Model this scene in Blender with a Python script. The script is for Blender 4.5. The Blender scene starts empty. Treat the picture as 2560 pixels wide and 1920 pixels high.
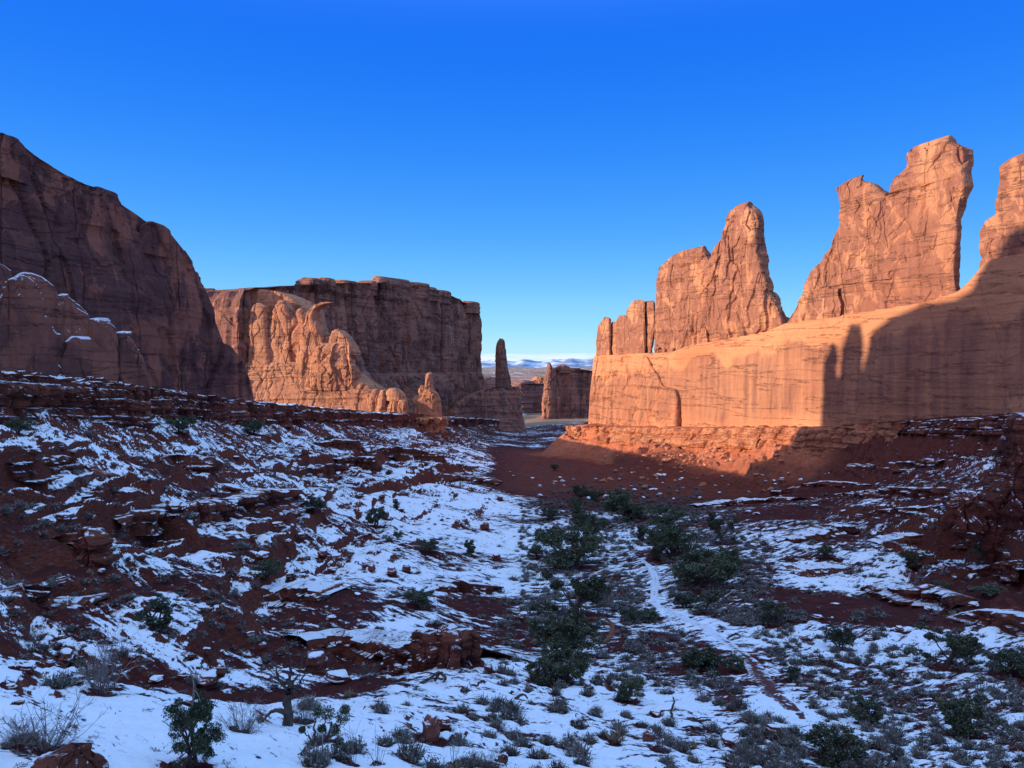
import bpy, math, random
import numpy as np
from math import radians, sin, cos, pi, hypot
# ---------------------------------------------------------------- camera, sky, sun, exposure
SC = bpy.context.scene
F = 773.0
PITCH = radians(1.334)
CP, SP = cos(PITCH), sin(PITCH)
cam = bpy.data.objects.new('camera', bpy.data.cameras.new('camera'))
SC.collection.objects.link(cam); SC.camera = cam
cam.data.sensor_width = 36; cam.data.lens = 36 * F / 1024
cam.data.clip_start = 0.1; cam.data.clip_end = 90000
cam.rotation_euler = (radians(90) - PITCH, 0, 0)

SUN_AZ = math.atan2(-0.213, -0.977)      # direction towards the sun, low in the west (left)
SUN_EL = math.atan(0.17)
sd = (cos(SUN_AZ) * cos(SUN_EL), sin(SUN_AZ) * cos(SUN_EL), sin(SUN_EL))
sun = bpy.data.objects.new('sun', bpy.data.lights.new('sun', 'SUN'))
SC.collection.objects.link(sun)
sun.data.energy = 4.7; sun.data.angle = radians(0.5); sun.data.color = (1.0, 0.83, 0.62)
import mathutils
sun.rotation_euler = mathutils.Vector(sd).to_track_quat('Z', 'Y').to_euler()

W = bpy.data.worlds.new("World"); SC.world = W; W.use_nodes = True
def world_nodes():
    nt = W.node_tree; N = nt.nodes; L = nt.links
    bg = N['Background']; bg.inputs[1].default_value = 0.1
    sky = N.new('ShaderNodeTexSky'); sky.sky_type = 'NISHITA'; sky.sun_disc = False
    sky.sun_elevation = SUN_EL; sky.sun_rotation = radians(102.3)
    sky.air_density = 1; sky.dust_density = 0.4; sky.ozone_density = 2
    tc = N.new('ShaderNodeTexCoord')
    sep = N.new('ShaderNodeSeparateXYZ'); L.new(tc.outputs['Generated'], sep.inputs[0])
    ramp = N.new('ShaderNodeValToRGB')
    cr = ramp.color_ramp; cr.interpolation = 'B_SPLINE'
    L.new(sep.outputs[2], ramp.inputs[0])
    st = [(0.0, (.44, .66, .77)), (0.02, (.37, .64, .76)), (0.045, (.26, .58, .76)), (0.1, (.118, .41, .74)), (0.17, (.048, .28, .74)),
          (0.26, (.016, .19, .73)), (0.36, (.004, .132, .70)), (0.46, (.004, .115, .66)), (0.62, (.25, .52, 1.95)), (1.0, (.42, .76, 2.75))]
    cr.elements[0].position = st[0][0]; cr.elements[0].color = st[0][1] + (1,)
    cr.elements[1].position = st[-1][0]; cr.elements[1].color = st[-1][1] + (1,)
    for p, c in st[1:-1]:
        e = cr.elements.new(p); e.color = c + (1,)
    # thin cloud bank low over the far mountains
    mp = N.new('ShaderNodeMapping'); mp.inputs['Scale'].default_value = (9, 9, 130); mp.inputs['Location'].default_value = (0.4, 0, 3)
    L.new(tc.outputs['Generated'], mp.inputs[0])
    nz = N.new('ShaderNodeTexNoise'); nz.inputs['Scale'].default_value = 1.6; nz.inputs['Detail'].default_value = 6
    L.new(mp.outputs[0], nz.inputs[0])
    band = N.new('ShaderNodeValToRGB'); b = band.color_ramp
    b.elements[0].position = 0.0; b.elements[0].color = (1, 1, 1, 1)
    b.elements[1].position = 0.022; b.elements[1].color = (0, 0, 0, 1)
    e = b.elements.new(0.012); e.color = (.75, .75, .75, 1)
    L.new(sep.outputs[2], band.inputs[0])
    m1 = N.new('ShaderNodeMath'); m1.operation = 'ADD'; L.new(band.outputs[0], m1.inputs[0]); L.new(nz.outputs[0], m1.inputs[1])
    m2 = N.new('ShaderNodeMapRange'); m2.inputs[1].default_value = .98; m2.inputs[2].default_value = 1.3
    L.new(m1.outputs[0], m2.inputs[0])
    mx = N.new('ShaderNodeMix'); mx.data_type = 'RGBA'
    L.new(m2.outputs[0], mx.inputs[0]); L.new(ramp.outputs[0], mx.inputs[6]); mx.inputs[7].default_value = (.62, .72, .92, 1)
    dt = N.new('ShaderNodeVectorMath'); dt.operation = 'DOT_PRODUCT'
    L.new(tc.outputs['Generated'], dt.inputs[0]); dt.inputs[1].default_value = (-.62, -.75, .2)
    wm = N.new('ShaderNodeMapRange'); wm.inputs[1].default_value = .12; wm.inputs[2].default_value = .8; wm.interpolation_type = 'SMOOTHSTEP'
    L.new(dt.outputs['Value'], wm.inputs[0])
    ww = N.new('ShaderNodeMix'); ww.data_type = 'RGBA'; L.new(wm.outputs[0], ww.inputs[0]); L.new(mx.outputs[2], ww.inputs[6]); ww.inputs[7].default_value = (.40, .42, .80, 1)
    mx = ww
    sc = N.new('ShaderNodeMix'); sc.data_type = 'RGBA'; sc.blend_type = 'MULTIPLY'; sc.inputs[0].default_value = 1
    L.new(mx.outputs[2], sc.inputs[6]); sc.inputs[7].default_value = (9.3, 9.3, 9.3, 1)
    ad = N.new('ShaderNodeMix'); ad.data_type = 'RGBA'; ad.blend_type = 'ADD'; ad.inputs[0].default_value = 0.05
    L.new(sc.outputs[2], ad.inputs[6]); L.new(sky.outputs[0], ad.inputs[7])
    L.new(ad.outputs[2], bg.inputs[0])
world_nodes()
VS = SC.view_settings
VS.view_transform = 'Standard'; VS.look = 'None'; VS.exposure = 0.5; VS.gamma = 1.0

# ---------------------------------------------------------------- helpers
RS = random.Random(7)
def pa(u, v):                       # pixel -> (x/y, z/y) slopes of its ray
    a = (u - 512) / F; b = (384 - v) / F
    d = CP + b * SP
    return a / d, (b * CP - SP) / d

def _h(ix, iy, iz, seed):
    h = (ix.astype(np.int64) * 374761393 + iy.astype(np.int64) * 668265263 + iz.astype(np.int64) * 1274126177 + seed * 974634777) & 0xFFFFFFFF
    h = ((h ^ (h >> 13)) * 1274126177) & 0xFFFFFFFF
    h = ((h ^ (h >> 16)) * 2246822519) & 0xFFFFFFFF
    return ((h ^ (h >> 15)) & 0xFFFFFF) / float(0xFFFFFF)

def vn(x, y, z=None, seed=0):       # value noise in [-1,1]
    xi = np.floor(x); yi = np.floor(y); fx = x - xi; fy = y - yi
    fx = fx * fx * fx * (fx * (fx * 6 - 15) + 10); fy = fy * fy * fy * (fy * (fy * 6 - 15) + 10)
    if z is None:
        zz = np.zeros_like(xi)
        a = _h(xi, yi, zz, seed); b = _h(xi + 1, yi, zz, seed); c = _h(xi, yi + 1, zz, seed); d = _h(xi + 1, yi + 1, zz, seed)
        return ((a + (b - a) * fx) * (1 - fy) + (c + (d - c) * fx) * fy) * 2 - 1
    zi = np.floor(z); fz = z - zi; fz = fz * fz * fz * (fz * (fz * 6 - 15) + 10)
    r = 0
    for dz, wz in ((0, 1 - fz), (1, fz)):
        a = _h(xi, yi, zi + dz, seed); b = _h(xi + 1, yi, zi + dz, seed); c = _h(xi, yi + 1, zi + dz, seed); d = _h(xi + 1, yi + 1, zi + dz, seed)
        r = r + wz * ((a + (b - a) * fx) * (1 - fy) + (c + (d - c) * fx) * fy)
    return r * 2 - 1

def fbm(x, y, z=None, seed=0, oc=4, g=0.5, lac=2.03):
    r = 0; a = 1; s = 0
    for i in range(oc):
        k = lac ** i
        r = r + a * vn(x * k + i * 17.3, y * k - i * 9.1, None if z is None else z * k + i * 5.7, seed + i)
        s += a; a *= g
    return r / s

def facets(x, y, z, seed=0):        # 3D cells: (F1, F2, cell value)
    xi = np.floor(x); yi = np.floor(y); zi = np.floor(z)
    f1 = np.full(x.shape, 9.0); f2 = np.full(x.shape, 9.0); cv = np.zeros(x.shape)
    for dx in (-1, 0, 1):
        for dy in (-1, 0, 1):
            for dz in (-1, 0, 1):
                cx = xi + dx; cy = yi + dy; cz = zi + dz
                px = cx + _h(cx, cy, cz, seed); py = cy + _h(cx, cy, cz, seed + 1); pz = cz + _h(cx, cy, cz, seed + 2)
                d = (px - x) ** 2 + (py - y) ** 2 + (pz - z) ** 2
                v = _h(cx, cy, cz, seed + 3) * 2 - 1
                near = d < f1
                f2 = np.where(near, f1, np.minimum(f2, d))
                cv = np.where(near, v, cv); f1 = np.where(near, d, f1)
    return np.sqrt(f1), np.sqrt(f2), cv

def sst(a, b, x):
    t = np.clip((x - a) / (b - a), 0, 1); return t * t * (3 - 2 * t)

def tag(o, label=None, cat=None, group=None, kind=None):
    if label: o['label'] = label
    if cat: o['category'] = cat
    if group: o['group'] = group
    if kind: o['kind'] = kind
    return o

def mesh(name, V, faces, mats, smooth=True, midx=None, attrs=None):
    me = bpy.data.meshes.new(name)
    V = np.asarray(V, dtype=np.float32)
    me.vertices.add(len(V)); me.vertices.foreach_set('co', V.ravel())
    if isinstance(faces, np.ndarray): faces = [faces]
    faces = [np.asarray(f, dtype=np.int32) for f in faces if len(f)]
    nl = sum(f.size for f in faces); nf = sum(len(f) for f in faces)
    me.loops.add(nl); me.polygons.add(nf)
    me.loops.foreach_set('vertex_index', np.concatenate([f.ravel() for f in faces]))
    tot = np.concatenate([np.full(len(f), f.shape[1], dtype=np.int32) for f in faces])
    st = np.concatenate([[0], np.cumsum(tot)[:-1]]).astype(np.int32)
    me.polygons.foreach_set('loop_start', st); me.polygons.foreach_set('loop_total', tot)
    for m in (mats if isinstance(mats, (list, tuple)) else [mats]): me.materials.append(m)
    if midx is not None: me.polygons.foreach_set('material_index', np.asarray(midx, dtype=np.int32))
    me.update(calc_edges=True)
    me.polygons.foreach_set('use_smooth', np.full(nf, smooth))
    if attrs:
        for k, a in attrs.items():
            at = me.attributes.new(k, 'FLOAT', 'POINT'); at.data.foreach_set('value', np.asarray(a, dtype=np.float32))
    me.update()
    return me

def link(name, me, parent=None, loc=None, rot=None, scale=None):
    o = bpy.data.objects.new(name, me); SC.collection.objects.link(o)
    if parent: o.parent = parent
    if loc is not None: o.location = loc
    if rot is not None: o.rotation_euler = rot
    if scale is not None: o.scale = scale
    return o

def thing(name, label, cat, loc, group=None):
    return tag(link(name, None, loc=loc), label, cat, group)

# ---------------------------------------------------------------- materials
class NT:
    def __init__(s, name):
        s.m = bpy.data.materials.new(name); s.m.use_nodes = True
        s.t = s.m.node_tree; s.N = s.t.nodes; s.L = s.t.links; s.b = s.N['Principled BSDF']
        s.b.inputs['Roughness'].default_value = 0.95; s.b.inputs['Specular IOR Level'].default_value = 0.15
        g = s.N.new('ShaderNodeNewGeometry'); s.P = g.outputs['Position']; s.TN = g.outputs['True Normal']; s.Nn = g.outputs['Normal']
    def set(s, sock, v):
        if hasattr(v, 'is_linked'): s.L.new(v, sock)
        else: sock.default_value = (tuple(v) + (1,)) if (isinstance(v, tuple) and len(v) == 3 and sock.type == 'RGBA') else v
    def map(s, sc, loc=(0, 0, 0), vec=None):
        n = s.N.new('ShaderNodeMapping'); n.inputs['Scale'].default_value = sc; n.inputs['Location'].default_value = loc
        s.L.new(vec or s.P, n.inputs[0]); return n.outputs[0]
    def noise(s, sc=(1, 1, 1), scale=1, det=5, rough=.55, dist=0, loc=(0, 0, 0), vec=None):
        n = s.N.new('ShaderNodeTexNoise'); n.inputs['Scale'].default_value = scale; n.inputs['Detail'].default_value = det
        n.inputs['Roughness'].default_value = rough; n.inputs['Distortion'].default_value = dist
        s.L.new(s.map(sc, loc, vec), n.inputs[0]); return n.outputs[0]
    def voro(s, sc, feature='DISTANCE_TO_EDGE', loc=(0, 0, 0), vec=None):
        n = s.N.new('ShaderNodeTexVoronoi'); n.feature = feature; n.inputs['Scale'].default_value = 1
        s.L.new(s.map(sc, loc, vec), n.inputs[0]); return n.outputs[0]
    def math(s, op, a, b=0.0, clamp=False):
        n = s.N.new('ShaderNodeMath'); n.operation = op; n.use_clamp = clamp
        s.set(n.inputs[0], a); s.set(n.inputs[1], b); return n.outputs[0]
    def rng(s, v, a, b, c=0.0, d=1.0):
        n = s.N.new('ShaderNodeMapRange'); s.set(n.inputs[0], v)
        n.inputs[1].default_value = a; n.inputs[2].default_value = b; n.inputs[3].default_value = c; n.inputs[4].default_value = d
        return n.outputs[0]
    def mix(s, f, a, b, mode='MIX'):
        n = s.N.new('ShaderNodeMix'); n.data_type = 'RGBA'; n.blend_type = mode
        s.set(n.inputs[0], f); s.set(n.inputs[6], a); s.set(n.inputs[7], b); return n.outputs[2]
    def sep(s, v):
        n = s.N.new('ShaderNodeSeparateXYZ'); s.L.new(v, n.inputs[0]); return n.outputs
    def attr(s, name):
        n = s.N.new('ShaderNodeAttribute'); n.attribute_name = name; return n.outputs['Fac']
    def bump(s, h, dist=.3, strength=1, prev=None):
        n = s.N.new('ShaderNodeBump'); n.inputs['Strength'].default_value = strength; n.inputs['Distance'].default_value = dist
        s.L.new(h, n.inputs['Height'])
        if prev: s.L.new(prev, n.inputs['Normal'])
        return n.outputs[0]
    def out(s, col, nrm=None):
        s.set(s.b.inputs['Base Color'], col)
        if nrm: s.L.new(nrm, s.b.inputs['Normal'])
        return s.m

SNOWC = (.86, .88, .94)
def rock_mat(name, light, mid, dark, varnish, snow=0.0, sc=1.0, band=.5, streak=.6, patch=.5, bd=.8, snow_n=.74, vein=0.0, wall=False, joints=.5, pcov=0.0):
    t = NT(name)
    k = 1.0 / sc
    warp = t.noise((.05 * k, .05 * k, .05 * k), det=3)
    bands = t.noise((.015 * k, .015 * k, .45 * k), det=5, rough=.6)
    big = t.noise((.03 * k, .03 * k, .022 * k), det=4, dist=.6, loc=(3, 1, 7))
    fine = t.noise((.6 * k, .6 * k, .9 * k), det=7, rough=.72)
    c = t.mix(t.rng(big, .36, .62), mid, light)
    c = t.mix(t.math('MULTIPLY', t.rng(bands, .5, .66), .30 * min(band, 2)), c, dark)
    c = t.mix(t.rng(fine, .35, .7, 0, .35), c, mid)
    st = t.noise((.28 * k, .28 * k, .010 * k), det=8, rough=.65, loc=(1, 4, 0))
    pt = t.noise((.075 * k, .075 * k, .05 * k), det=9, rough=.68, dist=.7, loc=(9, 2, 5))
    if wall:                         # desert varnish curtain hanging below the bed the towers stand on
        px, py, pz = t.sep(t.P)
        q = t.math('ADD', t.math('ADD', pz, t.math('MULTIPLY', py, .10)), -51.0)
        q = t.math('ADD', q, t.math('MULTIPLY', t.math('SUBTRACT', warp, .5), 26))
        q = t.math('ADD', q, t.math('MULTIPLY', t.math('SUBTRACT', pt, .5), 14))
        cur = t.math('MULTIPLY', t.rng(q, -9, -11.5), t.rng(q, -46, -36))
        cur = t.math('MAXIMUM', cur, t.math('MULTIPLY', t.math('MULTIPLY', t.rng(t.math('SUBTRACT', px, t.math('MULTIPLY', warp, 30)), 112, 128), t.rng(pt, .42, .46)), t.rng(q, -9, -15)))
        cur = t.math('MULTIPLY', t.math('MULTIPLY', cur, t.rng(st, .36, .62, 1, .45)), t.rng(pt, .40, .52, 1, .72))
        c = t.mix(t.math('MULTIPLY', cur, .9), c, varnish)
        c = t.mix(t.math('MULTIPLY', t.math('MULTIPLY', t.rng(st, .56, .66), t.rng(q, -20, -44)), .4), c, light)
    else:
        sm = t.math('MULTIPLY', t.rng(st, .50, .62), t.rng(big, .38, .55))
        c = t.mix(t.math('MULTIPLY', sm, streak), c, varnish)
        pm = t.math('MULTIPLY', t.rng(pt, .47 - pcov, .50 - pcov), t.rng(warp, .38 - 1.4 * pcov, .5 - 1.4 * pcov))
        c = t.mix(t.math('MULTIPLY', pm, patch), c, dark)
    if vein:
        wv = t.N.new('ShaderNodeVectorMath'); wv.operation = 'ADD'
        t.L.new(t.P, wv.inputs[0])
        nc = t.N.new('ShaderNodeTexNoise'); nc.inputs['Scale'].default_value = .12 * k; nc.inputs['Detail'].default_value = 5; t.L.new(t.P, nc.inputs[0])
        sc_ = t.N.new('ShaderNodeVectorMath'); sc_.operation = 'SCALE'; sc_.inputs['Scale'].default_value = 7 * sc; t.L.new(nc.outputs['Color'], sc_.inputs[0]); t.L.new(sc_.outputs[0], wv.inputs[1])
        ve = t.voro((.13 * k, .13 * k, .075 * k), vec=wv.outputs[0]); ve2 = t.voro((.3 * k, .3 * k, .2 * k), vec=wv.outputs[0], loc=(3, 3, 3))
        c = t.mix(t.math('MULTIPLY', t.math('MULTIPLY', t.rng(ve, .045, .01), t.rng(big, .36, .5)), vein), c, light)
        c = t.mix(t.math('MULTIPLY', t.math('MULTIPLY', t.rng(ve2, .04, .01), t.rng(warp, .48, .56)), vein * .6), c, light)
    bl = t.noise((.012 * k, .012 * k, .16 * k), det=6, rough=.6, loc=(7, 3, 9))
    line = t.math('MULTIPLY', t.rng(t.math('ABSOLUTE', t.math('SUBTRACT', bl, .5)), .010, .003), t.rng(fine, .40, .56))
    c = t.mix(t.math('MULTIPLY', line, .38), c, dark)
    h = t.math('ADD', t.math('MULTIPLY', bands, band), t.math('MULTIPLY', fine, .6))
    h = t.math('SUBTRACT', h, t.math('MULTIPLY', line, .5))
    h2 = t.noise((.16 * k, .16 * k, .06 * k), det=8, rough=.62, loc=(2, 8, 1))
    nrm = t.bump(h, bd * sc); nrm = t.bump(h2, bd * 1.8 * sc, prev=nrm)
    if joints:                       # thin dark vertical joints and bedding cracks
        jv = t.N.new('ShaderNodeVectorMath'); jv.operation = 'ADD'; t.L.new(t.P, jv.inputs[0])
        jn = t.N.new('ShaderNodeTexNoise'); jn.inputs['Scale'].default_value = .08 * k; jn.inputs['Detail'].default_value = 6; t.L.new(t.P, jn.inputs[0])
        js = t.N.new('ShaderNodeVectorMath'); js.operation = 'SCALE'; js.inputs['Scale'].default_value = 3.5 * sc; t.L.new(jn.outputs['Color'], js.inputs[0]); t.L.new(js.outputs[0], jv.inputs[1])
        j1 = t.voro((.07 * k, .07 * k, .010 * k), vec=jv.outputs[0])
        gap = t.math('MULTIPLY', t.rng(j1, .012, .002), t.rng(warp, .46, .54))
        nrm = t.bump(t.math('SUBTRACT', 1.0, gap), 1.4 * joints * sc, prev=nrm)
        c = t.mix(t.math('MULTIPLY', gap, .35), c, dark)
    if snow > 0:
        nz = t.sep(t.TN)[2]
        sn = t.noise((.6 * k, .6 * k, .6 * k), det=4)
        mk = t.rng(t.math('ADD', nz, t.math('MULTIPLY', sn, .5)), snow_n + .25, snow_n + .3)
        mk = t.math('MULTIPLY', mk, snow)
        c = t.mix(mk, c, SNOWC)
    return t.out(c, nrm)

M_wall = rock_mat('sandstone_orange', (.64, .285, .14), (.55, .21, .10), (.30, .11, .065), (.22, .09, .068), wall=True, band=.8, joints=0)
M_ridge = rock_mat('sandstone_ridge', (.60, .28, .15), (.50, .20, .105), (.30, .115, .07), (.36, .14, .085), streak=.4, patch=.3, band=.4, joints=.8)
M_tower = rock_mat('sandstone_varnished', (.60, .28, .145), (.46, .185, .10), (.29, .115, .075), (.31, .12, .08), streak=.7, patch=.9, band=.4, vein=.42, joints=.4, pcov=.04)
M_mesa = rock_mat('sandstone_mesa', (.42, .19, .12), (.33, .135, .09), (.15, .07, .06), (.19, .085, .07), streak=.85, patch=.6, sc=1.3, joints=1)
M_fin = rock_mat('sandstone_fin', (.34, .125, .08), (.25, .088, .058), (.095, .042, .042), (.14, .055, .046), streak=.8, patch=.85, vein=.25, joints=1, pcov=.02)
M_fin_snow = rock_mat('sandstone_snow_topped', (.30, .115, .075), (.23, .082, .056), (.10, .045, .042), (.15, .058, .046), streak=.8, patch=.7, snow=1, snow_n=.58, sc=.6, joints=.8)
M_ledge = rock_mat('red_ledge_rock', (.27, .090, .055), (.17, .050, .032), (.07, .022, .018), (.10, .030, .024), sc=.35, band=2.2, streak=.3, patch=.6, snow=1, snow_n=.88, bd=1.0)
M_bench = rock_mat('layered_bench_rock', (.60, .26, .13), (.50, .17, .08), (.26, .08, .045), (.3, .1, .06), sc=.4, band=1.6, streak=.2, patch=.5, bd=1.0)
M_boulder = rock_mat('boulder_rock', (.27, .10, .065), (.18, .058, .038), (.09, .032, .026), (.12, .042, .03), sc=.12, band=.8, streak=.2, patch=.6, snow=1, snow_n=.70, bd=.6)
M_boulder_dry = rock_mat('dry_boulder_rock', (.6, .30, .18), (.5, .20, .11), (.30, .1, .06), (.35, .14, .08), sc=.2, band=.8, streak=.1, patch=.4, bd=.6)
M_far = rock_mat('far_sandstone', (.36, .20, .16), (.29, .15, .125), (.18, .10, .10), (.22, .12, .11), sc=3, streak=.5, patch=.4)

def ground_mat():
    t = NT('red_ground_and_snow')
    s = t.attr('snow'); rk = t.attr('rock'); far = t.attr('far'); lit = t.attr('dry')
    px, py, pz_ = t.sep(t.P)
    ax = t.math('SUBTRACT', px, t.math('MULTIPLY', py, .07))
    ab = t.math('SQRT', t.math('ADD', t.math('MULTIPLY', ax, ax), 60.0))
    tt = t.math('SUBTRACT', t.math('MULTIPLY', py, .9), t.math('MULTIPLY', ab, .72))
    cb = t.N.new('ShaderNodeCombineXYZ'); t.L.new(t.math('ADD', px, t.math('MULTIPLY', py, .2)), cb.inputs[0]); t.L.new(tt, cb.inputs[1]); t.L.new(pz_, cb.inputs[2])
    n1 = t.noise((.35, 1.5, 1.0), scale=1.1, det=7, rough=.66, vec=cb.outputs[0])
    n2 = t.noise((3, 5, 4), scale=1.2, det=5, rough=.7)
    v = t.math('ADD', s, t.math('MULTIPLY', t.math('SUBTRACT', n1, .5), 1.1))
    v = t.math('ADD', v, t.math('MULTIPLY', t.math('SUBTRACT', n2, .5), .55))
    nz = t.sep(t.TN)[2]
    v = t.math('SUBTRACT', v, t.rng(nz, .88, .66, 0, .9))
    mask = t.rng(v, .47, .53)
    d1 = t.noise((.4, .4, 1), det=6, rough=.65)
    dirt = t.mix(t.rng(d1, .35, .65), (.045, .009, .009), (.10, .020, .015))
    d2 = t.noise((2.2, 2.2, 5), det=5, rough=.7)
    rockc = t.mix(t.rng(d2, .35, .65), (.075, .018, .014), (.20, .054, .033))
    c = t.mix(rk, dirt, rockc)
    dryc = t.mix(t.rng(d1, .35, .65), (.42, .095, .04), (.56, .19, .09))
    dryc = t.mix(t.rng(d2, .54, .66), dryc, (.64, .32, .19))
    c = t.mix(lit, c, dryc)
    # far country: pale sand, pink slickrock and thin snow
    f1 = t.noise((.004, .0025, .0), det=7, rough=.62); f2 = t.noise((.012, .004, 0), det=6, rough=.7, loc=(4, 4, 4))
    fc = t.mix(t.rng(f1, .42, .56), (.32, .20, .12), (.52, .25, .16))
    fc = t.mix(t.rng(f2, .5, .6), fc, (.62, .58, .55))
    fc = t.mix(t.rng(t.noise((.02, .008, 0), det=5), .55, .62), fc, (.16, .13, .09))
    c = t.mix(far, c, fc)
    mask = t.math('MULTIPLY', mask, t.math('SUBTRACT', 1.0, far))
    c = t.mix(mask, c, SNOWC)
    b = t.math('MULTIPLY', t.math('ADD', d2, d1), t.math('SUBTRACT', 1.0, t.math('MULTIPLY', mask, .75)))
    b = t.math('ADD', b, t.math('MULTIPLY', mask, .5))
    nrm = t.bump(b, .28)
    return t.out(c, nrm)
M_ground = ground_mat()

def plain_mat(name, col, col2=None, sc=3.0, snow=0, var=.0):
    t = NT(name)
    n = t.noise((sc, sc, sc), det=4)
    c = t.mix(t.rng(n, .35, .65), col, col2 or col)
    if var:
        oi = t.N.new('ShaderNodeObjectInfo')
        hs = t.N.new('ShaderNodeHueSaturation'); t.L.new(c, hs.inputs['Color'])
        t.L.new(t.rng(oi.outputs['Random'], 0, 1, 1 - var, 1 + var), hs.inputs['Value']); c = hs.outputs[0]
    if snow:
        k = t.noise((7, 7, 7), det=3, loc=(3, 3, 3))
        z = t.sep(t.TN)[2]
        mk = t.math('MULTIPLY', t.rng(k, .56, .6), t.rng(t.math('ABSOLUTE', z), .3, .6))
        c = t.mix(t.math('MULTIPLY', mk, snow), c, SNOWC)
    return t.out(c)
M_leaf = plain_mat('juniper_leaves', (.045, .065, .03), (.095, .105, .05), 1.2, snow=.3, var=.25)
M_sage = plain_mat('sagebrush_leaves', (.13, .118, .10), (.22, .195, .165), 2, snow=.5, var=.3)
M_grass = plain_mat('dry_grass', (.26, .20, .12), (.34, .27, .17), 2, var=.25)
M_twig = plain_mat('grey_twigs', (.14, .115, .10), (.22, .18, .16), 4, snow=.3, var=.15)
M_bark = plain_mat('juniper_bark', (.055, .038, .032), (.12, .088, .072), 5)
M_snow = plain_mat('snow', SNOWC, (.80, .83, .90), .7)
M_ice = plain_mat('ice', (.7, .78, .85), (.8, .85, .9), 3)

# ---------------------------------------------------------------- ground: one sheet to the horizon
ST = {  # depth y -> ground line seen there, as (u, v) of the photograph's rays
 6: [(-600, 1090), (0, 1120), (512, 1180), (1400, 1290)],
 12: [(-500, 865), (200, 895), (512, 925), (800, 965), (1400, 1030)],
 20: [(-500, 735), (-100, 742), (100, 752), (200, 768), (330, 776), (512, 800), (800, 846), (1024, 890), (1400, 940)],
 28: [(-500, 640), (0, 659), (100, 690), (200, 707), (300, 724), (400, 733), (512, 750), (700, 782), (1024, 815), (1400, 860)],
 38: [(-500, 640), (0, 662), (100, 690), (200, 706), (300, 702), (400, 692), (512, 702), (700, 728), (850, 752), (1024, 770), (1400, 800)],
 50: [(-500, 610), (0, 622), (100, 652), (200, 680), (300, 690), (380, 680), (450, 668), (512, 670), (600, 690), (700, 705), (850, 715), (1024, 720), (1400, 725)],
 65: [(-500, 560), (0, 576), (100, 601), (200, 622), (300, 645), (400, 664), (450, 662), (512, 655), (600, 657), (700, 659), (850, 668), (1024, 664), (1400, 640)],
 85: [(-500, 455), (0, 488), (100, 533), (200, 566), (300, 590), (400, 600), (470, 610), (512, 616), (600, 617), (700, 614), (850, 618), (960, 618), (1024, 596), (1400, 520)],
 110: [(-500, 405), (-60, 408), (0, 427), (60, 455), (100, 475), (200, 518), (300, 552), (400, 574), (500, 586), (600, 582), (700, 576), (800, 578), (900, 580), (960, 562), (1024, 530), (1400, 450)],
 140: [(-300, 400), (0, 405), (60, 415), (100, 434), (150, 458), (200, 482), (300, 517), (400, 544), (500, 556), (600, 552), (700, 545), (800, 537), (900, 520), (1024, 490), (1300, 440)],
 180: [(0, 400), (140, 408), (152, 413), (200, 440), (300, 482), (400, 515), (500, 532), (600, 529), (700, 518), (800, 508), (900, 490), (1024, 466), (1200, 440)],
 240: [(200, 424), (250, 431), (300, 446), (400, 476), (480, 496), (540, 502), (600, 503), (700, 505), (780, 500), (850, 487), (900, 468), (940, 452), (1000, 450)],
 280: [(200, 425), (260, 430), (300, 439), (400, 462), (480, 484), (540, 488), (640, 490), (740, 490), (790, 480), (845, 445), (900, 443)],
 320: [(250, 428), (320, 433), (400, 451), (450, 465), (500, 475), (560, 477), (640, 478), (700, 478), (745, 466), (778, 440), (850, 440)],
 400: [(320, 431), (380, 434), (440, 447), (500, 460), (540, 463), (585, 463), (612, 458), (630, 448), (648, 438), (700, 438)],
 500: [(380, 430), (430, 436), (480, 446), (530, 451), (553, 451), (575, 446), (620, 436)],
 650: [(440, 428), (490, 432), (530, 438), (560, 434), (700, 430)],
 820: [(450, 425), (520, 427), (545, 424), (1000, 424)],
 1100: [(500, 411.7), (520, 412)], 1500: [(500, 396), (520, 396)], 2200: [(500, 383), (520, 383)],
 4000: [(500, 375.4), (520, 375.4)], 8000: [(500, 371), (520, 371)], 14000: [(500, 369), (520, 369)], 60000: [(500, 367), (520, 367)]}
def base_grid(acol, yrow):
    ys = sorted(ST); tab = []
    for y in ys:
        A = []; Z = []
        for u, v in ST[y]:
            a, z = pa(u, v); A.append(a); Z.append(z * y)
        tab.append(np.interp(acol, A, Z))
    tab = np.array(tab); ly = np.log(np.array(ys, float)); L = np.log(yrow)
    out = np.empty((len(yrow), len(acol)))
    idx = np.clip(np.searchsorted(ly, L) - 1, 0, len(ys) - 2)
    t = np.clip((L - ly[idx]) / (ly[idx + 1] - ly[idx]), 0, 1)[:, None]
    p1 = tab[idx]; p2 = tab[idx + 1]
    m1 = (tab[idx + 1] - tab[np.maximum(idx - 1, 0)]) / 2; m2 = (tab[np.minimum(idx + 2, len(ys) - 1)] - tab[idx]) / 2
    out = (2 * t**3 - 3 * t**2 + 1) * p1 + (t**3 - 2 * t**2 + t) * m1 * .7 + (-2 * t**3 + 3 * t**2) * p2 + (t**3 - t**2) * m2 * .7
    k = np.exp(-np.linspace(-2.2, 2.2, 51) ** 2); k /= k.sum()
    P = np.pad(out, ((0, 0), (25, 25)), mode='edge')
    out = sum(k[i] * P[:, i:i + out.shape[1]] for i in range(51))
    return out

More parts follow.
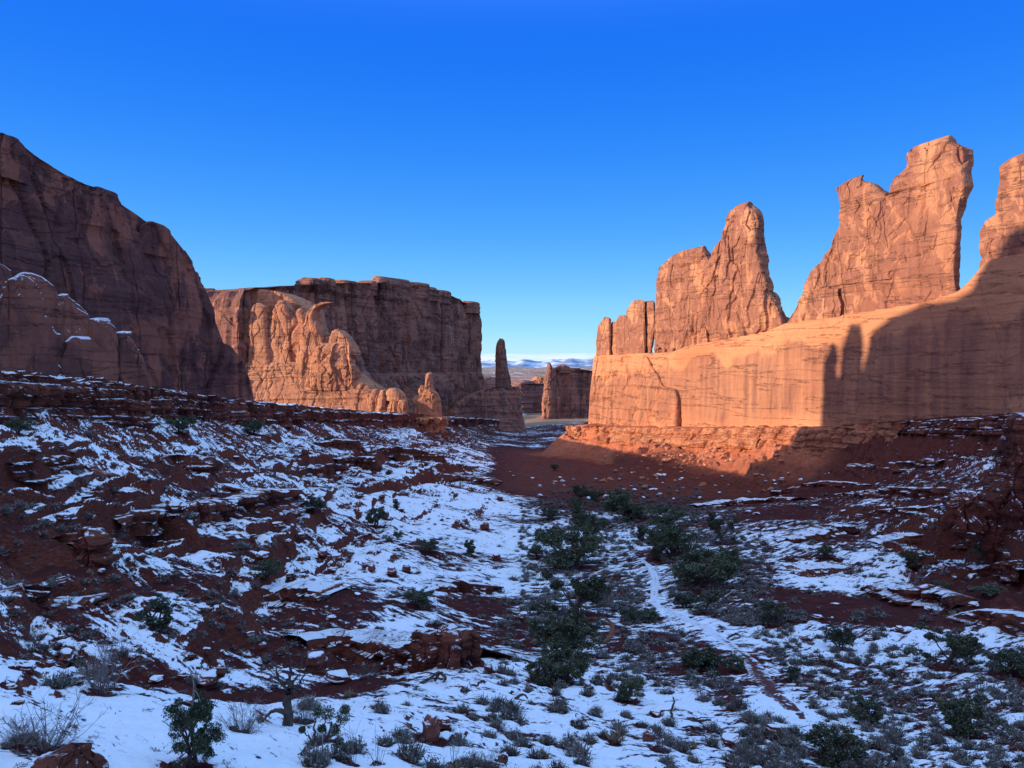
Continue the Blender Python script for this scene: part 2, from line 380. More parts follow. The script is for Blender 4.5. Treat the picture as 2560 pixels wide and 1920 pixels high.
def uy(u, y): return ((u - 512) / F * y, y)
RIM_L = [(-92, -30), (-90, 60), (-86, 100), uy(-10, 118), uy(60, 138), uy(142, 163), uy(152, 180), uy(212, 215), uy(238, 246), uy(300, 292), uy(330, 330), uy(372, 385), uy(405, 455),
         uy(408, 484), uy(446, 505), uy(453, 575), uy(500, 720), uy(519, 790)]
POLY_L = RIM_L + [(-60, 900), (-900, 900), (-900, -30)]
RIM_R = [(150, -30), (150, 60), (152, 110), (158, 165), uy(1090, 198), uy(1000, 227), uy(900, 260), uy(830, 292), uy(760, 328), uy(700, 365), uy(650, 396), uy(605, 434), uy(566, 462), uy(572, 500)]
POLY_R = RIM_R + [(90, 620), (900, 700), (900, -30)]
ZL = ([-30, 60, 100, 125, 165, 215, 290, 380, 455, 540, 720, 900], [5, 3.5, .8, -1.0, -4.3, -8.2, -14.8, -22.5, -28, -34.5, -50, -62])
ZR = ([-30, 60, 110, 165, 205, 235, 268, 300, 338, 375, 405, 440, 465, 600], [4, 0, -4, -8.5, -12.2, -15.2, -19.4, -24, -27.3, -30.4, -32.8, -35.2, -36.2, -46])
def poly_d(x, y, poly, rim):
    d = np.full(x.shape, 1e9)
    for (x0, y0), (x1, y1) in zip(rim[:-1], rim[1:]):
        dx, dy = x1 - x0, y1 - y0
        t = np.clip(((x - x0) * dx + (y - y0) * dy) / (dx * dx + dy * dy), 0, 1)
        d = np.minimum(d, np.hypot(x - x0 - t * dx, y - y0 - t * dy))
    ins = np.zeros(x.shape, bool)
    for (x0, y0), (x1, y1) in zip(poly, poly[1:] + poly[:1]):
        c = ((y0 > y) != (y1 > y)) & (x < (x1 - x0) * (y - y0) / ((y1 - y0) or 1e-9) + x0)
        ins ^= c
    return np.where(ins, d, -d)

uc = np.concatenate([np.linspace(-1700, -190, 90)[:-1], np.linspace(-190, -40, 60)[:-1], np.linspace(-40, 1064, 960)[:-1], np.linspace(1064, 1220, 60)[:-1], np.linspace(1220, 2700, 90)])
AC = (uc - 512) / F
YR = np.concatenate([np.exp(np.linspace(math.log(2.2), math.log(14), 70))[:-1], np.exp(np.linspace(math.log(14), math.log(760), 1150))[:-1], np.exp(np.linspace(math.log(760), math.log(60000), 220))])
def build_ground():
    A, Y = np.meshgrid(AC, YR); X = A * Y
    Z = base_grid(AC, YR)
    near = Y < 830
    TT = .9 * Y - .72 * np.sqrt((X - .07 * Y) ** 2 + 60); XX = X + .2 * Y
    # warped distance to the rims
    wx = X + 3.5 * fbm(X / 14, Y / 14, seed=5, oc=4); wy = Y + 3.5 * fbm(X / 14, Y / 14, seed=15, oc=4)
    blk = fbm(X / 3.2, Y / 3.2, seed=25, oc=2) * .8
    dl = poly_d(wx, wy, POLY_L, RIM_L) + blk; dr = poly_d(wx, wy, POLY_R, RIM_R) + blk
    # ledges on the slopes: beds that dip away from the camera
    q = Z + .074 * Y
    gx = np.abs(np.gradient(Z, axis=1) / np.maximum(np.abs(np.gradient(X, axis=1)), 1e-6))
    kk = np.ones(71) / 71; gx = np.stack([np.convolve(np.pad(r, 35, 'edge'), kk, 'valid') for r in gx])
    slope = sst(.08, .26, gx) * near * sst(16, 40, Y)
    mk = sst(-.25, .35, fbm(X / 26, Y / 40, seed=31, oc=3))
    for S, amp, sd in ((6.3, 1.0, 3), (2.6, .8, 8)):
        qq = q + 1.1 * fbm(X / 11, Y / 11, seed=41 + sd, oc=4) + sd
        fr = qq / S - np.floor(qq / S)
        t2 = sst(.64, .76, fr)
        m2 = sst(-.45, .1, fbm(X / 16, Y / 16, seed=51 + sd, oc=3))
        Z = Z + slope * amp * (.45 + .55 * mk) * m2 * S * (t2 - fr) * .95
    # talus cones leaning on both cliff lines
    tl = np.interp(Y, *ZL) - 7.5 + 2.2 * fbm(X / 13, Y / 13, seed=55, oc=3) + .46 * np.minimum(dl, 0)
    tr = np.interp(Y, *ZR) - 6.5 - 3.0 * sst(270, 200, Y) * 0 + 3.0 * fbm(X / 15, Y / 15, seed=56, oc=4) + .72 * np.minimum(dr, 0)
    kt = near * sst(70, 120, Y)
    Z = np.where((kt > 0) & (dl < 1), np.maximum(Z, Z + (tl - Z) * kt), Z); Z = np.where((kt > 0) & (dr < 1), np.maximum(Z, Z + (tr - Z) * kt * sst(130, 200, Y)), Z)
    lump = np.clip(np.exp(-(np.minimum(dr, 0) / 28) ** 2) * (Y > 170) * (dr < 0), 0, 1)
    g1 = np.zeros_like(Z); mm = (lump > .05) & near
    a1, a2, a3 = facets(X[mm] / 3.1, Y[mm] / 3.1, Z[mm] / 3.1, 57); b1, b2, b3 = facets(X[mm] / 1.2, Y[mm] / 1.2, Z[mm] / 1.2, 58)
    g1[mm] = lump[mm] * (.9 * a3 * (a3 > .1) + .35 * b3)
    Z = Z + g1
    # plateaus behind the rims
    zl = np.interp(Y, *ZL) + .05 * np.clip(dl, 0, 60) + .5 * fbm(X / 9, Y / 9, seed=61, oc=4)
    ridge = 13 * np.exp(-((X + 200) / 22) ** 2) * sst(215, 245, Y) * (1 - sst(450, 480, Y))  # hidden ridge added to cast shade on the left rim and the talus
    zl = zl + ridge
    zr = np.interp(Y, *ZR) + .07 * np.clip(dr, 0, 40) + .4 * fbm(X / 9, Y / 9, seed=62, oc=4)
    def stairs(d, w, n, H):
        t = np.clip(d / w, 0, 1); k = t * n; f = np.floor(k)
        return np.clip((f + sst(.45, .95, k - f)) / n, 0, 1) * .75 + .25 * t
    sl = stairs(dl, 3.2, 3, 1); sr = stairs(dr, 6.5, 5, 1)
    Z0 = Z
    Z = np.where(near & (dl > 0), Z + (zl - Z) * sl, Z)
    Z = np.where(near & (dr > 0), Z + (zr - Z) * sr, Z)
    # relief
    amp = sst(8, 60, Y) * near
    Z = Z + amp * (1.1 * fbm(X / 17, Y / 17, seed=71, oc=3)) * (dl < 0) * (dr < 0)
    # rills running down the side slopes
    Z = Z + amp * slope * 1.25 * fbm(XX / 20, TT / 3.4, seed=72, oc=4)
    Z = Z + near * np.minimum(1, Y / 30) * .30 * fbm(X / 2.1, Y / 2.1, seed=73, oc=4) + near * (Y < 60) * .12 * fbm(X / .6, Y / .6, seed=74, oc=3)
    # rubble
    f1, f2, cv = facets(X[near] / 1.7, Y[near] / 1.7, np.zeros(near.sum()), 77)
    rub = np.zeros_like(Z); rub[near] = np.clip(.42 - f1, 0, 1) * (cv > .35)
    Z = Z + rub * slope * 1.7 * sst(-.1, .3, fbm(X / 19, Y / 19, seed=78, oc=2))
    # far relief
    fy = sst(1500, 2600, Y)
    Z = Z + fy * (14 * fbm(X / 420, Y / 800, seed=81, oc=5) + np.clip(fbm(X / 1500, Y / 2400, seed=82, oc=4), 0, 1) * .006 * np.minimum(Y, 9000))
    # ---- snow cover, dryness, rock
    U = A * F + 512
    cov = np.full(Z.shape, .56)
    cov += .16 * (1 - sst(20, 34, Y))                                 # knoll by the camera: deep snow
    floor_ = sst(520, 600, U) * (1 - sst(760, 900, U)) * sst(45, 60, Y) * (1 - sst(190, 235, Y))
    cov -= .03 * floor_
    cov -= .13 * sst(0, 1, slope) * sst(700, 820, U) * sst(75, 110, Y)
    cov -= .08 * sst(0, 1, slope) * (1 - sst(330, 420, U)) * sst(45, 60, Y)
    cov -= .08 * sst(200, 260, Y) + .12 * sst(330, 420, Y)
    cov += .13 * slope * (1 - sst(480, 560, U)) + .07 * slope * sst(640, 760, U)
    cov += .30 * fbm(X / 15, Y / 12, seed=91, oc=4) + (.12 + .26 * slope) * sst(20, 60, Y) * fbm(XX / 9, TT / (1.3), seed=92, oc=5, g=.65)
    cov += sst(30, 60, Y) * .22 * fbm(X / 1.6, Y / 1.1, seed=93, oc=3, g=.7)
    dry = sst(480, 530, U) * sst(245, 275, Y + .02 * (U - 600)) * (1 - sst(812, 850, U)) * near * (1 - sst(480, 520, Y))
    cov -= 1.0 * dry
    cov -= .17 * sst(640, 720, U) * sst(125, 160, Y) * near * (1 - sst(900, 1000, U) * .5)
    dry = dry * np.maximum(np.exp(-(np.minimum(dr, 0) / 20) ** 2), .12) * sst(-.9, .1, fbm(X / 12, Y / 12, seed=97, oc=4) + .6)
    cov -= .25 * sst(560, 600, U) * sst(215, 240, Y) * (1 - sst(830, 880, U))
    cov -= .3 * ((dl > 0) & (Y > 330)); cov -= .18 * (dr > 0)
    cov += .12 * ((dl > 1) & (Y < 330))
    # bare cut banks and dark rock gullies
    for (bu, by, ru, ry, k) in ((60, 43, 260, 5, .5), (400, 60, 75, 4, .75), (455, 63, 45, 4, .75), (340, 44, 60, 5, .5), (215, 100, 60, 5, .5), (60, 62, 60, 4, .4), (1010, 92, 110, 9, .8), (900, 88, 70, 6, .5), (960, 100, 60, 6, .5), (935, 92, 120, 9, .8), (30, 75, 120, 7, .6), (330, 68, 110, 5, .35), (230, 130, 120, 8, .5), (130, 105, 50, 6, .45),
                              (330, 78, 60, 7, .3), (480, 90, 35, 8, .35), (730, 50, 20, 6, .3), (585, 240, 60, 22, .25)):
        cov -= k * np.exp(-(((U - bu) / ru) ** 2 + ((Y - by) / ry) ** 2) ** 1.5)
    rk = sst(.25, .6, np.hypot(np.gradient(Z, axis=0) / np.gradient(Y, axis=0), np.gradient(Z, axis=1) / np.maximum(np.gradient(X, axis=1), 1e-6)) * .7 + .15 * fbm(X / 6, Y / 6, seed=95, oc=3)) * near
    far = sst(790, 830, Y)
    return X, Y, Z, cov, dry, rk, far
GX, GY, GZ, GCOV, GDRY, GRK, GFAR = build_ground()

def zat(x, y):
    x = np.asarray(x, float); y = np.asarray(y, float)
    a = x / y
    ci = np.interp(a, AC, np.arange(len(AC))); ri = np.interp(y, YR, np.arange(len(YR)))
    c0 = np.clip(ci.astype(int), 0, len(AC) - 2); r0 = np.clip(ri.astype(int), 0, len(YR) - 2); fc = ci - c0; fr = ri - r0
    return (GZ[r0, c0] * (1 - fc) + GZ[r0, c0 + 1] * fc) * (1 - fr) + (GZ[r0 + 1, c0] * (1 - fc) + GZ[r0 + 1, c0 + 1] * fc) * fr

def hit(u, v):                      # first ground point on the ray of (u, v)
    a, s = pa(u, v)
    ys = YR[(YR > 9) & (YR < 2500)]
    z = zat(a * ys, ys)
    k = np.nonzero(z >= s * ys)[0]
    y = ys[k[0]] if len(k) else 2000.
    return a * y, float(y), float(zat(a * y, y))

def bare(x, y, r, k=.6):            # melt snow round a plant or rock
    r0, r1 = np.searchsorted(YR, [y - 2 * r, y + 2 * r]); c0, c1 = np.searchsorted(AC, [(x - 2 * r) / y, (x + 2 * r) / y])
    if r1 > r0 and c1 > c0:
        sub = (slice(r0, r1), slice(c0, c1))
        GCOV[sub] -= k * np.exp(-((GX[sub] - x) ** 2 + (GY[sub] - y) ** 2) / (r * r) )

def finish_ground():
    nr, nc = GZ.shape
    i = np.arange(nr * nc).reshape(nr, nc)
    f = np.stack([i[:-1, :-1], i[:-1, 1:], i[1:, 1:], i[1:, :-1]], -1).reshape(-1, 4)
    m = sst(.42, .6, GCOV) * (GFAR < .5)
    Zs = GZ + m * .09
    V = np.stack([GX, GY, Zs], -1).reshape(-1, 3)
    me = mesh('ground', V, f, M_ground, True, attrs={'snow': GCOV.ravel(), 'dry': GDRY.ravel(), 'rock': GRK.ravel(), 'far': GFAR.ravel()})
    tag(link('ground', me), kind='structure')

# ---------------------------------------------------------------- rock formations
class Plane:
    def __init__(s, x, y, dx, dy):
        l = hypot(dx, dy); s.o = (x, y); s.d = (dx / l, dy / l); s.n = (dy / l, -dx / l)
    def shift(s, k):                # move towards the camera by k metres
        return Plane(s.o[0] + s.n[0] * k, s.o[1] + s.n[1] * k, *s.d)
    def sz(s, u, v):
        a, c = pa(u, v)
        # (o + d*t).x = a * (o + d*t).y
        t = (a * s.o[1] - s.o[0]) / (s.d[0] - a * s.d[1])
        return t, c * (s.o[1] + s.d[1] * t)

def loft(name, pl, left, right, tf, tb, mat, label=None, cat='rock formation', p=4.0, q=10.0, du=None, rows=None, dsp=None, seed=0, parent=None, group=None, base=12, res=1.0, loc=None, fixed=False):
    """solid whose outline runs up `left` and `right`; tf/tb thickness in front of / behind the outline plane"""
    def prof(P):
        r = [pl.sz(*e) if len(e) == 2 else (e[1], e[2]) for e in P]   # ('m', s, z) is already in metres
        return np.array([a for a, b in r]), np.array([b for a, b in r])
    ls, lz = prof(left); rs, rz = prof(right)
    lz = np.maximum.accumulate(lz + np.arange(len(lz)) * 1e-4); rz = np.maximum.accumulate(rz + np.arange(len(rz)) * 1e-4)
    zt = max(lz[-1], rz[-1]); z0 = min(lz[0], rz[0]) - base
    H = zt - z0
    dist = pl.o[1] + pl.d[1] * .5 * (ls[0] + rs[0])
    px = max(dist, 30) / F * 1.15 / res                # metres a pixel covers
    M = int(np.clip(H / px, 16, 420)); 
    t = np.linspace(0, 1, M); zz = z0 + H * (1 - (1 - t) ** 1.35)
    Ls = np.interp(zz, lz, ls); Rs = np.interp(zz, rz, rs); Rs = np.maximum(Rs, Ls + .05)
    W = max((Rs - Ls).max(), 1)
    TF = np.interp(t, [a for a, b in tf], [b for a, b in tf]) if isinstance(tf, list) else np.full(M, float(tf))
    TB = np.interp(t, [a for a, b in tb], [b for a, b in tb]) if isinstance(tb, list) else np.full(M, float(tb))
    rnd = np.clip(1 - ((zz - z0) / H) ** (q * 1.6), 0.0, 1) ** (1 / 2.2)
    TF = TF * rnd; TB = TB * rnd
    # plan curve, resampled by arc length: front side dense
    def curve(T, n):
        a = np.linspace(0, pi, 4000)
        w = -np.sign(np.cos(a)) * np.abs(np.cos(a)) ** (2 / p); h = np.abs(np.sin(a)) ** (2 / p)
        s = np.concatenate([[0], np.cumsum(np.hypot(np.diff(w * W / 2), np.diff(h * T)))])
        k = np.interp(np.linspace(0, s[-1], n), s, np.arange(4000))
        return np.interp(k, np.arange(4000), w), np.interp(k, np.arange(4000), h)
    Tm = max(TF.max(), .5); Tn = max(TB.max(), .5)
    n1 = int(np.clip((W + 2 * Tm) / px, 14, 700)); n2 = int(np.clip((W + 2 * Tn) / px / 4, 10, 160))
    w1, h1 = curve(Tm, n1); w2, h2 = curve(Tn, n2)
    w = np.concatenate([w1, w2[::-1][1:-1]]); hf = np.concatenate([h1, np.zeros(len(w2) - 2)]); hb = np.concatenate([np.zeros(len(w1)), h2[::-1][1:-1]])
    mid = (Ls + Rs) / 2; hw = (Rs - Ls) / 2
    S = mid[:, None] + w[None] * hw[:, None]
    O = TF[:, None] * hf[None] - TB[:, None] * hb[None]
    Zg = np.repeat(zz[:, None], len(w), 1)
    if fixed:                        # columns stay put from level to level; only the ends move
        Sf = (Ls.min() + Rs.max()) / 2 + w * (Rs.max() - Ls.min()) / 2
        S = np.clip(Sf[None], Ls[:, None], Rs[:, None])
        e = np.clip(np.minimum(S - Ls[:, None], Rs[:, None] - S) / 3.0, 0, 1); e = np.sqrt(np.clip(1 - (1 - e) ** 2, 0, 1))
        sg = np.where(hf > 0, 1.0, np.where(hb > 0, -1.0, 0))
        O = np.where(sg > 0, TF[:, None] * np.minimum(e, hf[None] ** .5), -TB[:, None] * np.minimum(e, hb[None] ** .5))
    # plan normals
    dS = np.roll(S, -1, 1) - np.roll(S, 1, 1); dO = np.roll(O, -1, 1) - np.roll(O, 1, 1)
    l = np.hypot(dS, dO) + 1e-9; nS = -dO / l; nO = dS / l
    if fixed: nS = nS * 0; nO = np.sign(O) + (O == 0)
    X0 = pl.o[0] + pl.d[0] * S + pl.n[0] * O; Y0 = pl.o[1] + pl.d[1] * S + pl.n[1] * O
    D = np.zeros_like(X0)
    dd = dict(slab=0, slabL=8, fl=0, flL=7, bed=0, bedL=2.5, fb=0, fbL=10, crack=0)
    dd.update(dsp or {})
    if dd['slab']:
        L = dd['slabL']; wq = fbm(X0 / L, Y0 / L, Zg / L, seed + 3, 2) * .35
        f1, f2, cv = facets(X0 / L + wq, Y0 / L + wq, Zg / (L * 3.0) + wq * .6, seed + 11)
        D += dd['slab'] * cv * .5
        if dd['crack']: D -= dd['crack'] * (1 - sst(0, .10, f2 - f1))
        f1, f2, cv = facets(X0 / (L * .38), Y0 / (L * .38), Zg / (L * .7), seed + 12)
        D += dd['slab'] * .3 * cv
    if dd['fl']:                     # vertical flutes / joints
        L = dd['flL']; n = fbm(X0 / L, Y0 / L, Zg / (L * 9), seed + 21, 3)
        D -= dd['fl'] * (1 - np.abs(n) * 3.2).clip(0, 1) ** 2
        D += dd['fl'] * .6 * fbm(X0 / (L * .5), Y0 / (L * .5), Zg / (L * 5), seed + 22, 3)
    if dd['bed']:                    # bedding
        L = dd['bedL']; zz2 = (Zg + .07 * Y0) / L + .4 * fbm(X0 / 25, Y0 / 25, Zg / 25, seed + 31, 2)
        b = vn(zz2, zz2 * 0 + seed, None, seed + 32) + .5 * vn(zz2 * 2.3, zz2 * 0 + seed, None, seed + 33)
        D += dd['bed'] * np.sign(b) * np.abs(b) ** .5 * .7
        D += dd['bed'] * .5 * fbm(X0 / (L * 1.5), Y0 / (L * 1.5), Zg / (L * .35), seed + 34, 3)
    if dd['fb']:
        L = dd['fbL']; D += dd['fb'] * fbm(X0 / L, Y0 / L, Zg / L, seed + 41, 5, .55)
    fade = (np.clip(np.minimum(hw[:, None] / max(W * .06, 1.0), 1), .15, 1) if not fixed else np.clip(np.minimum(S - Ls[:, None], Rs[:, None] - S) / 3, .3, 1)) * np.clip((zt - Zg) / (H * .02 + .5) + .25, .25, 1)
    D *= fade
    S2 = S + nS * D; O2 = O + nO * D
    X = pl.o[0] + pl.d[0] * S2 + pl.n[0] * O2; Y = pl.o[1] + pl.d[1] * S2 + pl.n[1] * O2
    if dd.get('rug'): Zg = Zg + dd['rug'] * fbm(X0 / (dd['slabL'] * .7), Y0 / (dd['slabL'] * .7), None, seed + 61, 3) * np.clip((Zg - z0) / H, 0, 1) ** 2
    Zg = Zg + .25 * D * fbm(X0 / 6, Y0 / 6, Zg / 6, seed + 51, 2)
    V = np.stack([X, Y, Zg], -1); n = V.shape[1]
    loc0 = V[0].mean(0)
    top = V[-1].mean(0) + np.array([0, 0, .15])
    VV = np.concatenate([V.reshape(-1, 3), top[None]]) 
    L0 = np.array(loc) if loc is not None else (np.array(parent['_o']) if parent is not None and '_o' in parent else loc0)
    i = np.arange(M * n).reshape(M, n)
    j = np.roll(i, -1, 1)
    quads = np.stack([i[:-1], j[:-1], j[1:], i[1:]], -1).reshape(-1, 4)
    tri = np.stack([i[-1], j[-1], np.full(n, M * n)], -1)
    me = mesh(name, VV - L0, [quads, tri], mat, False)
    o = link(name, me, parent=parent, loc=None if parent is not None else L0)
    if label: tag(o, label, cat, group)
    return o

# ---- right side: the long wall and the towers standing on it
WR = Plane(53, 490, 97, -230)
def s_on(pl, u): return pl.sz(u, 366)[0]
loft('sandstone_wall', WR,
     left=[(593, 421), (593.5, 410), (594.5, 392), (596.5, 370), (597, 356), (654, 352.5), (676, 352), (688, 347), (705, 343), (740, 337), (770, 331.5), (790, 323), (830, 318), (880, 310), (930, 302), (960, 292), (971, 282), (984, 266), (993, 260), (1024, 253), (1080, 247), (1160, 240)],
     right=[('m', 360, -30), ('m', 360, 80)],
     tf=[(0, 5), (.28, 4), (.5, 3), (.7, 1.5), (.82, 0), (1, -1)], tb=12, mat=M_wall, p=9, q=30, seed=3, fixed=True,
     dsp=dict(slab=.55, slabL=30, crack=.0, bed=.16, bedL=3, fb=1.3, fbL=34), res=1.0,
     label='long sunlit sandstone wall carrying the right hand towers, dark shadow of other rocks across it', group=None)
# broken buttress at the far foot of the wall
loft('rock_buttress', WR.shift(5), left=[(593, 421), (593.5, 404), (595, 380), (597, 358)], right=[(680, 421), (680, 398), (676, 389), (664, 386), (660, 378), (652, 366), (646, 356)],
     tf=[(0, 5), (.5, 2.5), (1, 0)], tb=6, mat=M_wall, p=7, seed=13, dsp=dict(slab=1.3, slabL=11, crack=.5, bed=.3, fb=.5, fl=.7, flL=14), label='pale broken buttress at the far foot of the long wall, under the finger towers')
T1 = WR.shift(-3)
def tower(name, lab, l, r, tf, tb, seed, mat=None, pl=None, dsp=None, **k):
    tf = tf * .42; tb = tb * .3
    d = dict(slab=1.3, slabL=12, crack=.25, bed=.3, bedL=4, fl=.5, flL=10, fb=.4, fbL=12); d.update(dsp or {})
    return loft(name, pl or T1, l, r, tf, tb, mat or M_tower, label=lab, seed=seed, dsp=d, base=k.pop('base', 6), **k)
tower('rock_finger', 'leftmost of the slim rock fingers on the far end of the wall', [(596.5, 357), (597, 340), (599, 326), (604, 319)], [(610.5, 357), (610.5, 330), (610, 318.5), (607, 317)], 2.6, 4, 21, p=3.5, pl=T1.shift(0), dsp=dict(slab=.6, crack=.1, fl=.1, fb=.2))
tower('rock_finger', 'narrowest and lowest rock finger, squeezed between two broader ones', [(610.5, 357), (610.5, 328), (612, 322)], [(617.5, 357), (617.5, 335), (615.5, 322)], 2.6, 4, 22, p=3, q=6, pl=T1.shift(-2.2), dsp=dict(slab=.6, crack=.1, fl=.1, fb=.2))
tower('rock_finger', 'rock finger with a flat slanted top directly left of the tallest finger', [(617, 357), (616, 325), (619, 317)], [(630, 357), (630, 330), (627, 315.5), (625, 315)], 2.6, 4, 23, p=3.5, pl=T1.shift(-0.3), dsp=dict(slab=.6, crack=.1, fl=.1, fb=.2))
tower('rock_finger', 'tallest square topped rock finger of the far cluster', [(629, 357), (628, 330), (627.5, 312), (632, 301)], [(645.5, 357), (645.5, 330), (645, 301), (643, 300)], 2.6, 4, 24, p=4, pl=T1.shift(0.6), dsp=dict(slab=.6, crack=.1, fl=.1, fb=.2))
tower('rock_finger', 'right hand rock slab of the finger cluster, beside the gap of sky', [(644, 357), (644.5, 330), (645, 302)], [(651, 357), (652.5, 345), (655, 330), (654.5, 302), (653, 300.5)], 2.6, 4, 25, p=4, pl=T1.shift(-1.8), dsp=dict(slab=.6, crack=.1, fl=.1, fb=.2))
tower('rock_tower', 'blunt rock tower with a layered cap, left shoulder of the big pointed tower', [(656, 360), (656.5, 330), (657.5, 300), (659, 277), (662, 268), (666, 262), (675, 255), (684, 250.5), (700, 249)], [(740, 360), (736, 320), (727, 280), (711, 262), (708, 254), (704.5, 249.3)], 7, 14, 26, p=5, q=16, dsp=dict(slab=1.1))
tower('cap_stone', 'round layered cap stone on the blunt left tower', [(680, 262), (679, 256), (684, 251)], [(704, 262), (707, 257), (705, 249), (702, 248.6)], 7.5, 4, 27, p=3, q=14, dsp=dict(bed=1.2, bedL=2, slab=.3), base=1)
tower('rock_tower', 'big pointed rock tower, tallest of the left tower group', [(676, 362), (682, 340), (695, 310), (705, 280), (711, 262), (720, 249), (726, 239), (728, 225), (731, 212), (736, 207), (741, 204)], [(787, 327), (780, 308), (771, 292), (768, 277), (763, 268), (761, 250), (758, 232), (758, 218), (755, 211), (750, 205)], 9, 14, 28, p=4.2, q=14, dsp=dict(slab=2.0, fl=1.0), pl=WR.shift(-2))
tower('rock_tower', 'dark rib of rock behind the right edge of the big pointed tower', [(754, 330), (752, 260), (753, 222), (756, 216)], [(788, 320), (786, 315), (780, 305), (776, 296), (770, 288), (765, 270), (762, 245), (762, 225), (760.5, 217)], 3, 8, 29, p=4, pl=WR.shift(-5.5), dsp=dict(slab=2.0, slabL=6))
tower('rock_pillar', 'small pointed pillar leaning on the foot of the big tower', [(700, 349), (701, 342), (704, 333)], [(709, 349), (708.5, 340), (706.5, 329), (705.5, 327)], 2.5, 5, 30, p=3, q=4, pl=WR.shift(1.4), base=3)
tower('rock_tower', 'tall square topped rock tower at the right, web of pale veins over its face', [(786, 330), (792, 314), (798, 304), (805, 292), (811, 273), (821, 263.5), (831, 251.5), (836, 233), (841, 227), (842.5, 209), (860, 203), (878, 199), (892.5, 193), (893, 186), (895, 180.5), (907, 168.5), (908, 154), (914, 147), (926, 142.6)],
      [(961, 298), (959, 285), (957, 270), (959, 245), (960, 222), (964, 204), (968, 186), (965.5, 173), (968, 160), (967, 149), (950, 143)], 6, 11, 31, p=7, q=26, dsp=dict(slab=1.2, crack=.45, fl=.4))
tower('rock_tower', 'round headed rock knob left of the tall square topped tower', [(824, 262), (834, 245), (841, 225), (842, 209), (839, 199), (838.5, 189), (843, 183), (853, 178)], [(900, 262), (898, 225), (893, 205), (889, 195), (875, 184), (864, 180)], 6.5, 9, 32, p=4, q=12, pl=WR.shift(-2.5), dsp=dict(slab=1.3, slabL=8))
tower('rock_slab', 'low slab leaning at the foot of the tall square topped tower', [(800, 322), (806, 300), (812, 291)], [(841, 316), (841, 304), (839, 296)], 2, 6, 33, p=3, pl=WR.shift(.2), base=2)
tower('rock_tower', 'rock tower cut by the right edge of the photo, upper part sunlit', [(984, 272), (981, 245), (981.5, 229), (986, 221), (997, 216), (998, 205), (1000, 188), (1001, 168), (1008, 161), (1024, 153)], [(1160, 260), (1160, 160), (1140, 150)], 7, 14, 34, p=6, q=22)
for i, (u, v, w, h) in enumerate([(657, 353, 6, 6), (663, 354, 6, 5), (669, 356, 5, 5), (673, 352, 4, 4), (661, 358, 5, 4)]):
    tower('fallen_block', ['upright block in the rubble of the saddle by the sky gap', 'tilted block in the middle of the saddle rubble', 'low block in the saddle rubble', 'block at the right end of the saddle rubble', 'lowest block of the saddle rubble'][i],
          [(u - w / 2, v + 3), (u - w / 2 + .5, v - h / 2)], [(u + w / 2, v + 3), (u + w / 2 - 1, v - h)], 2, 2, 60 + i, pl=WR.shift(1), p=3, base=2, group='rubble blocks in the saddle')

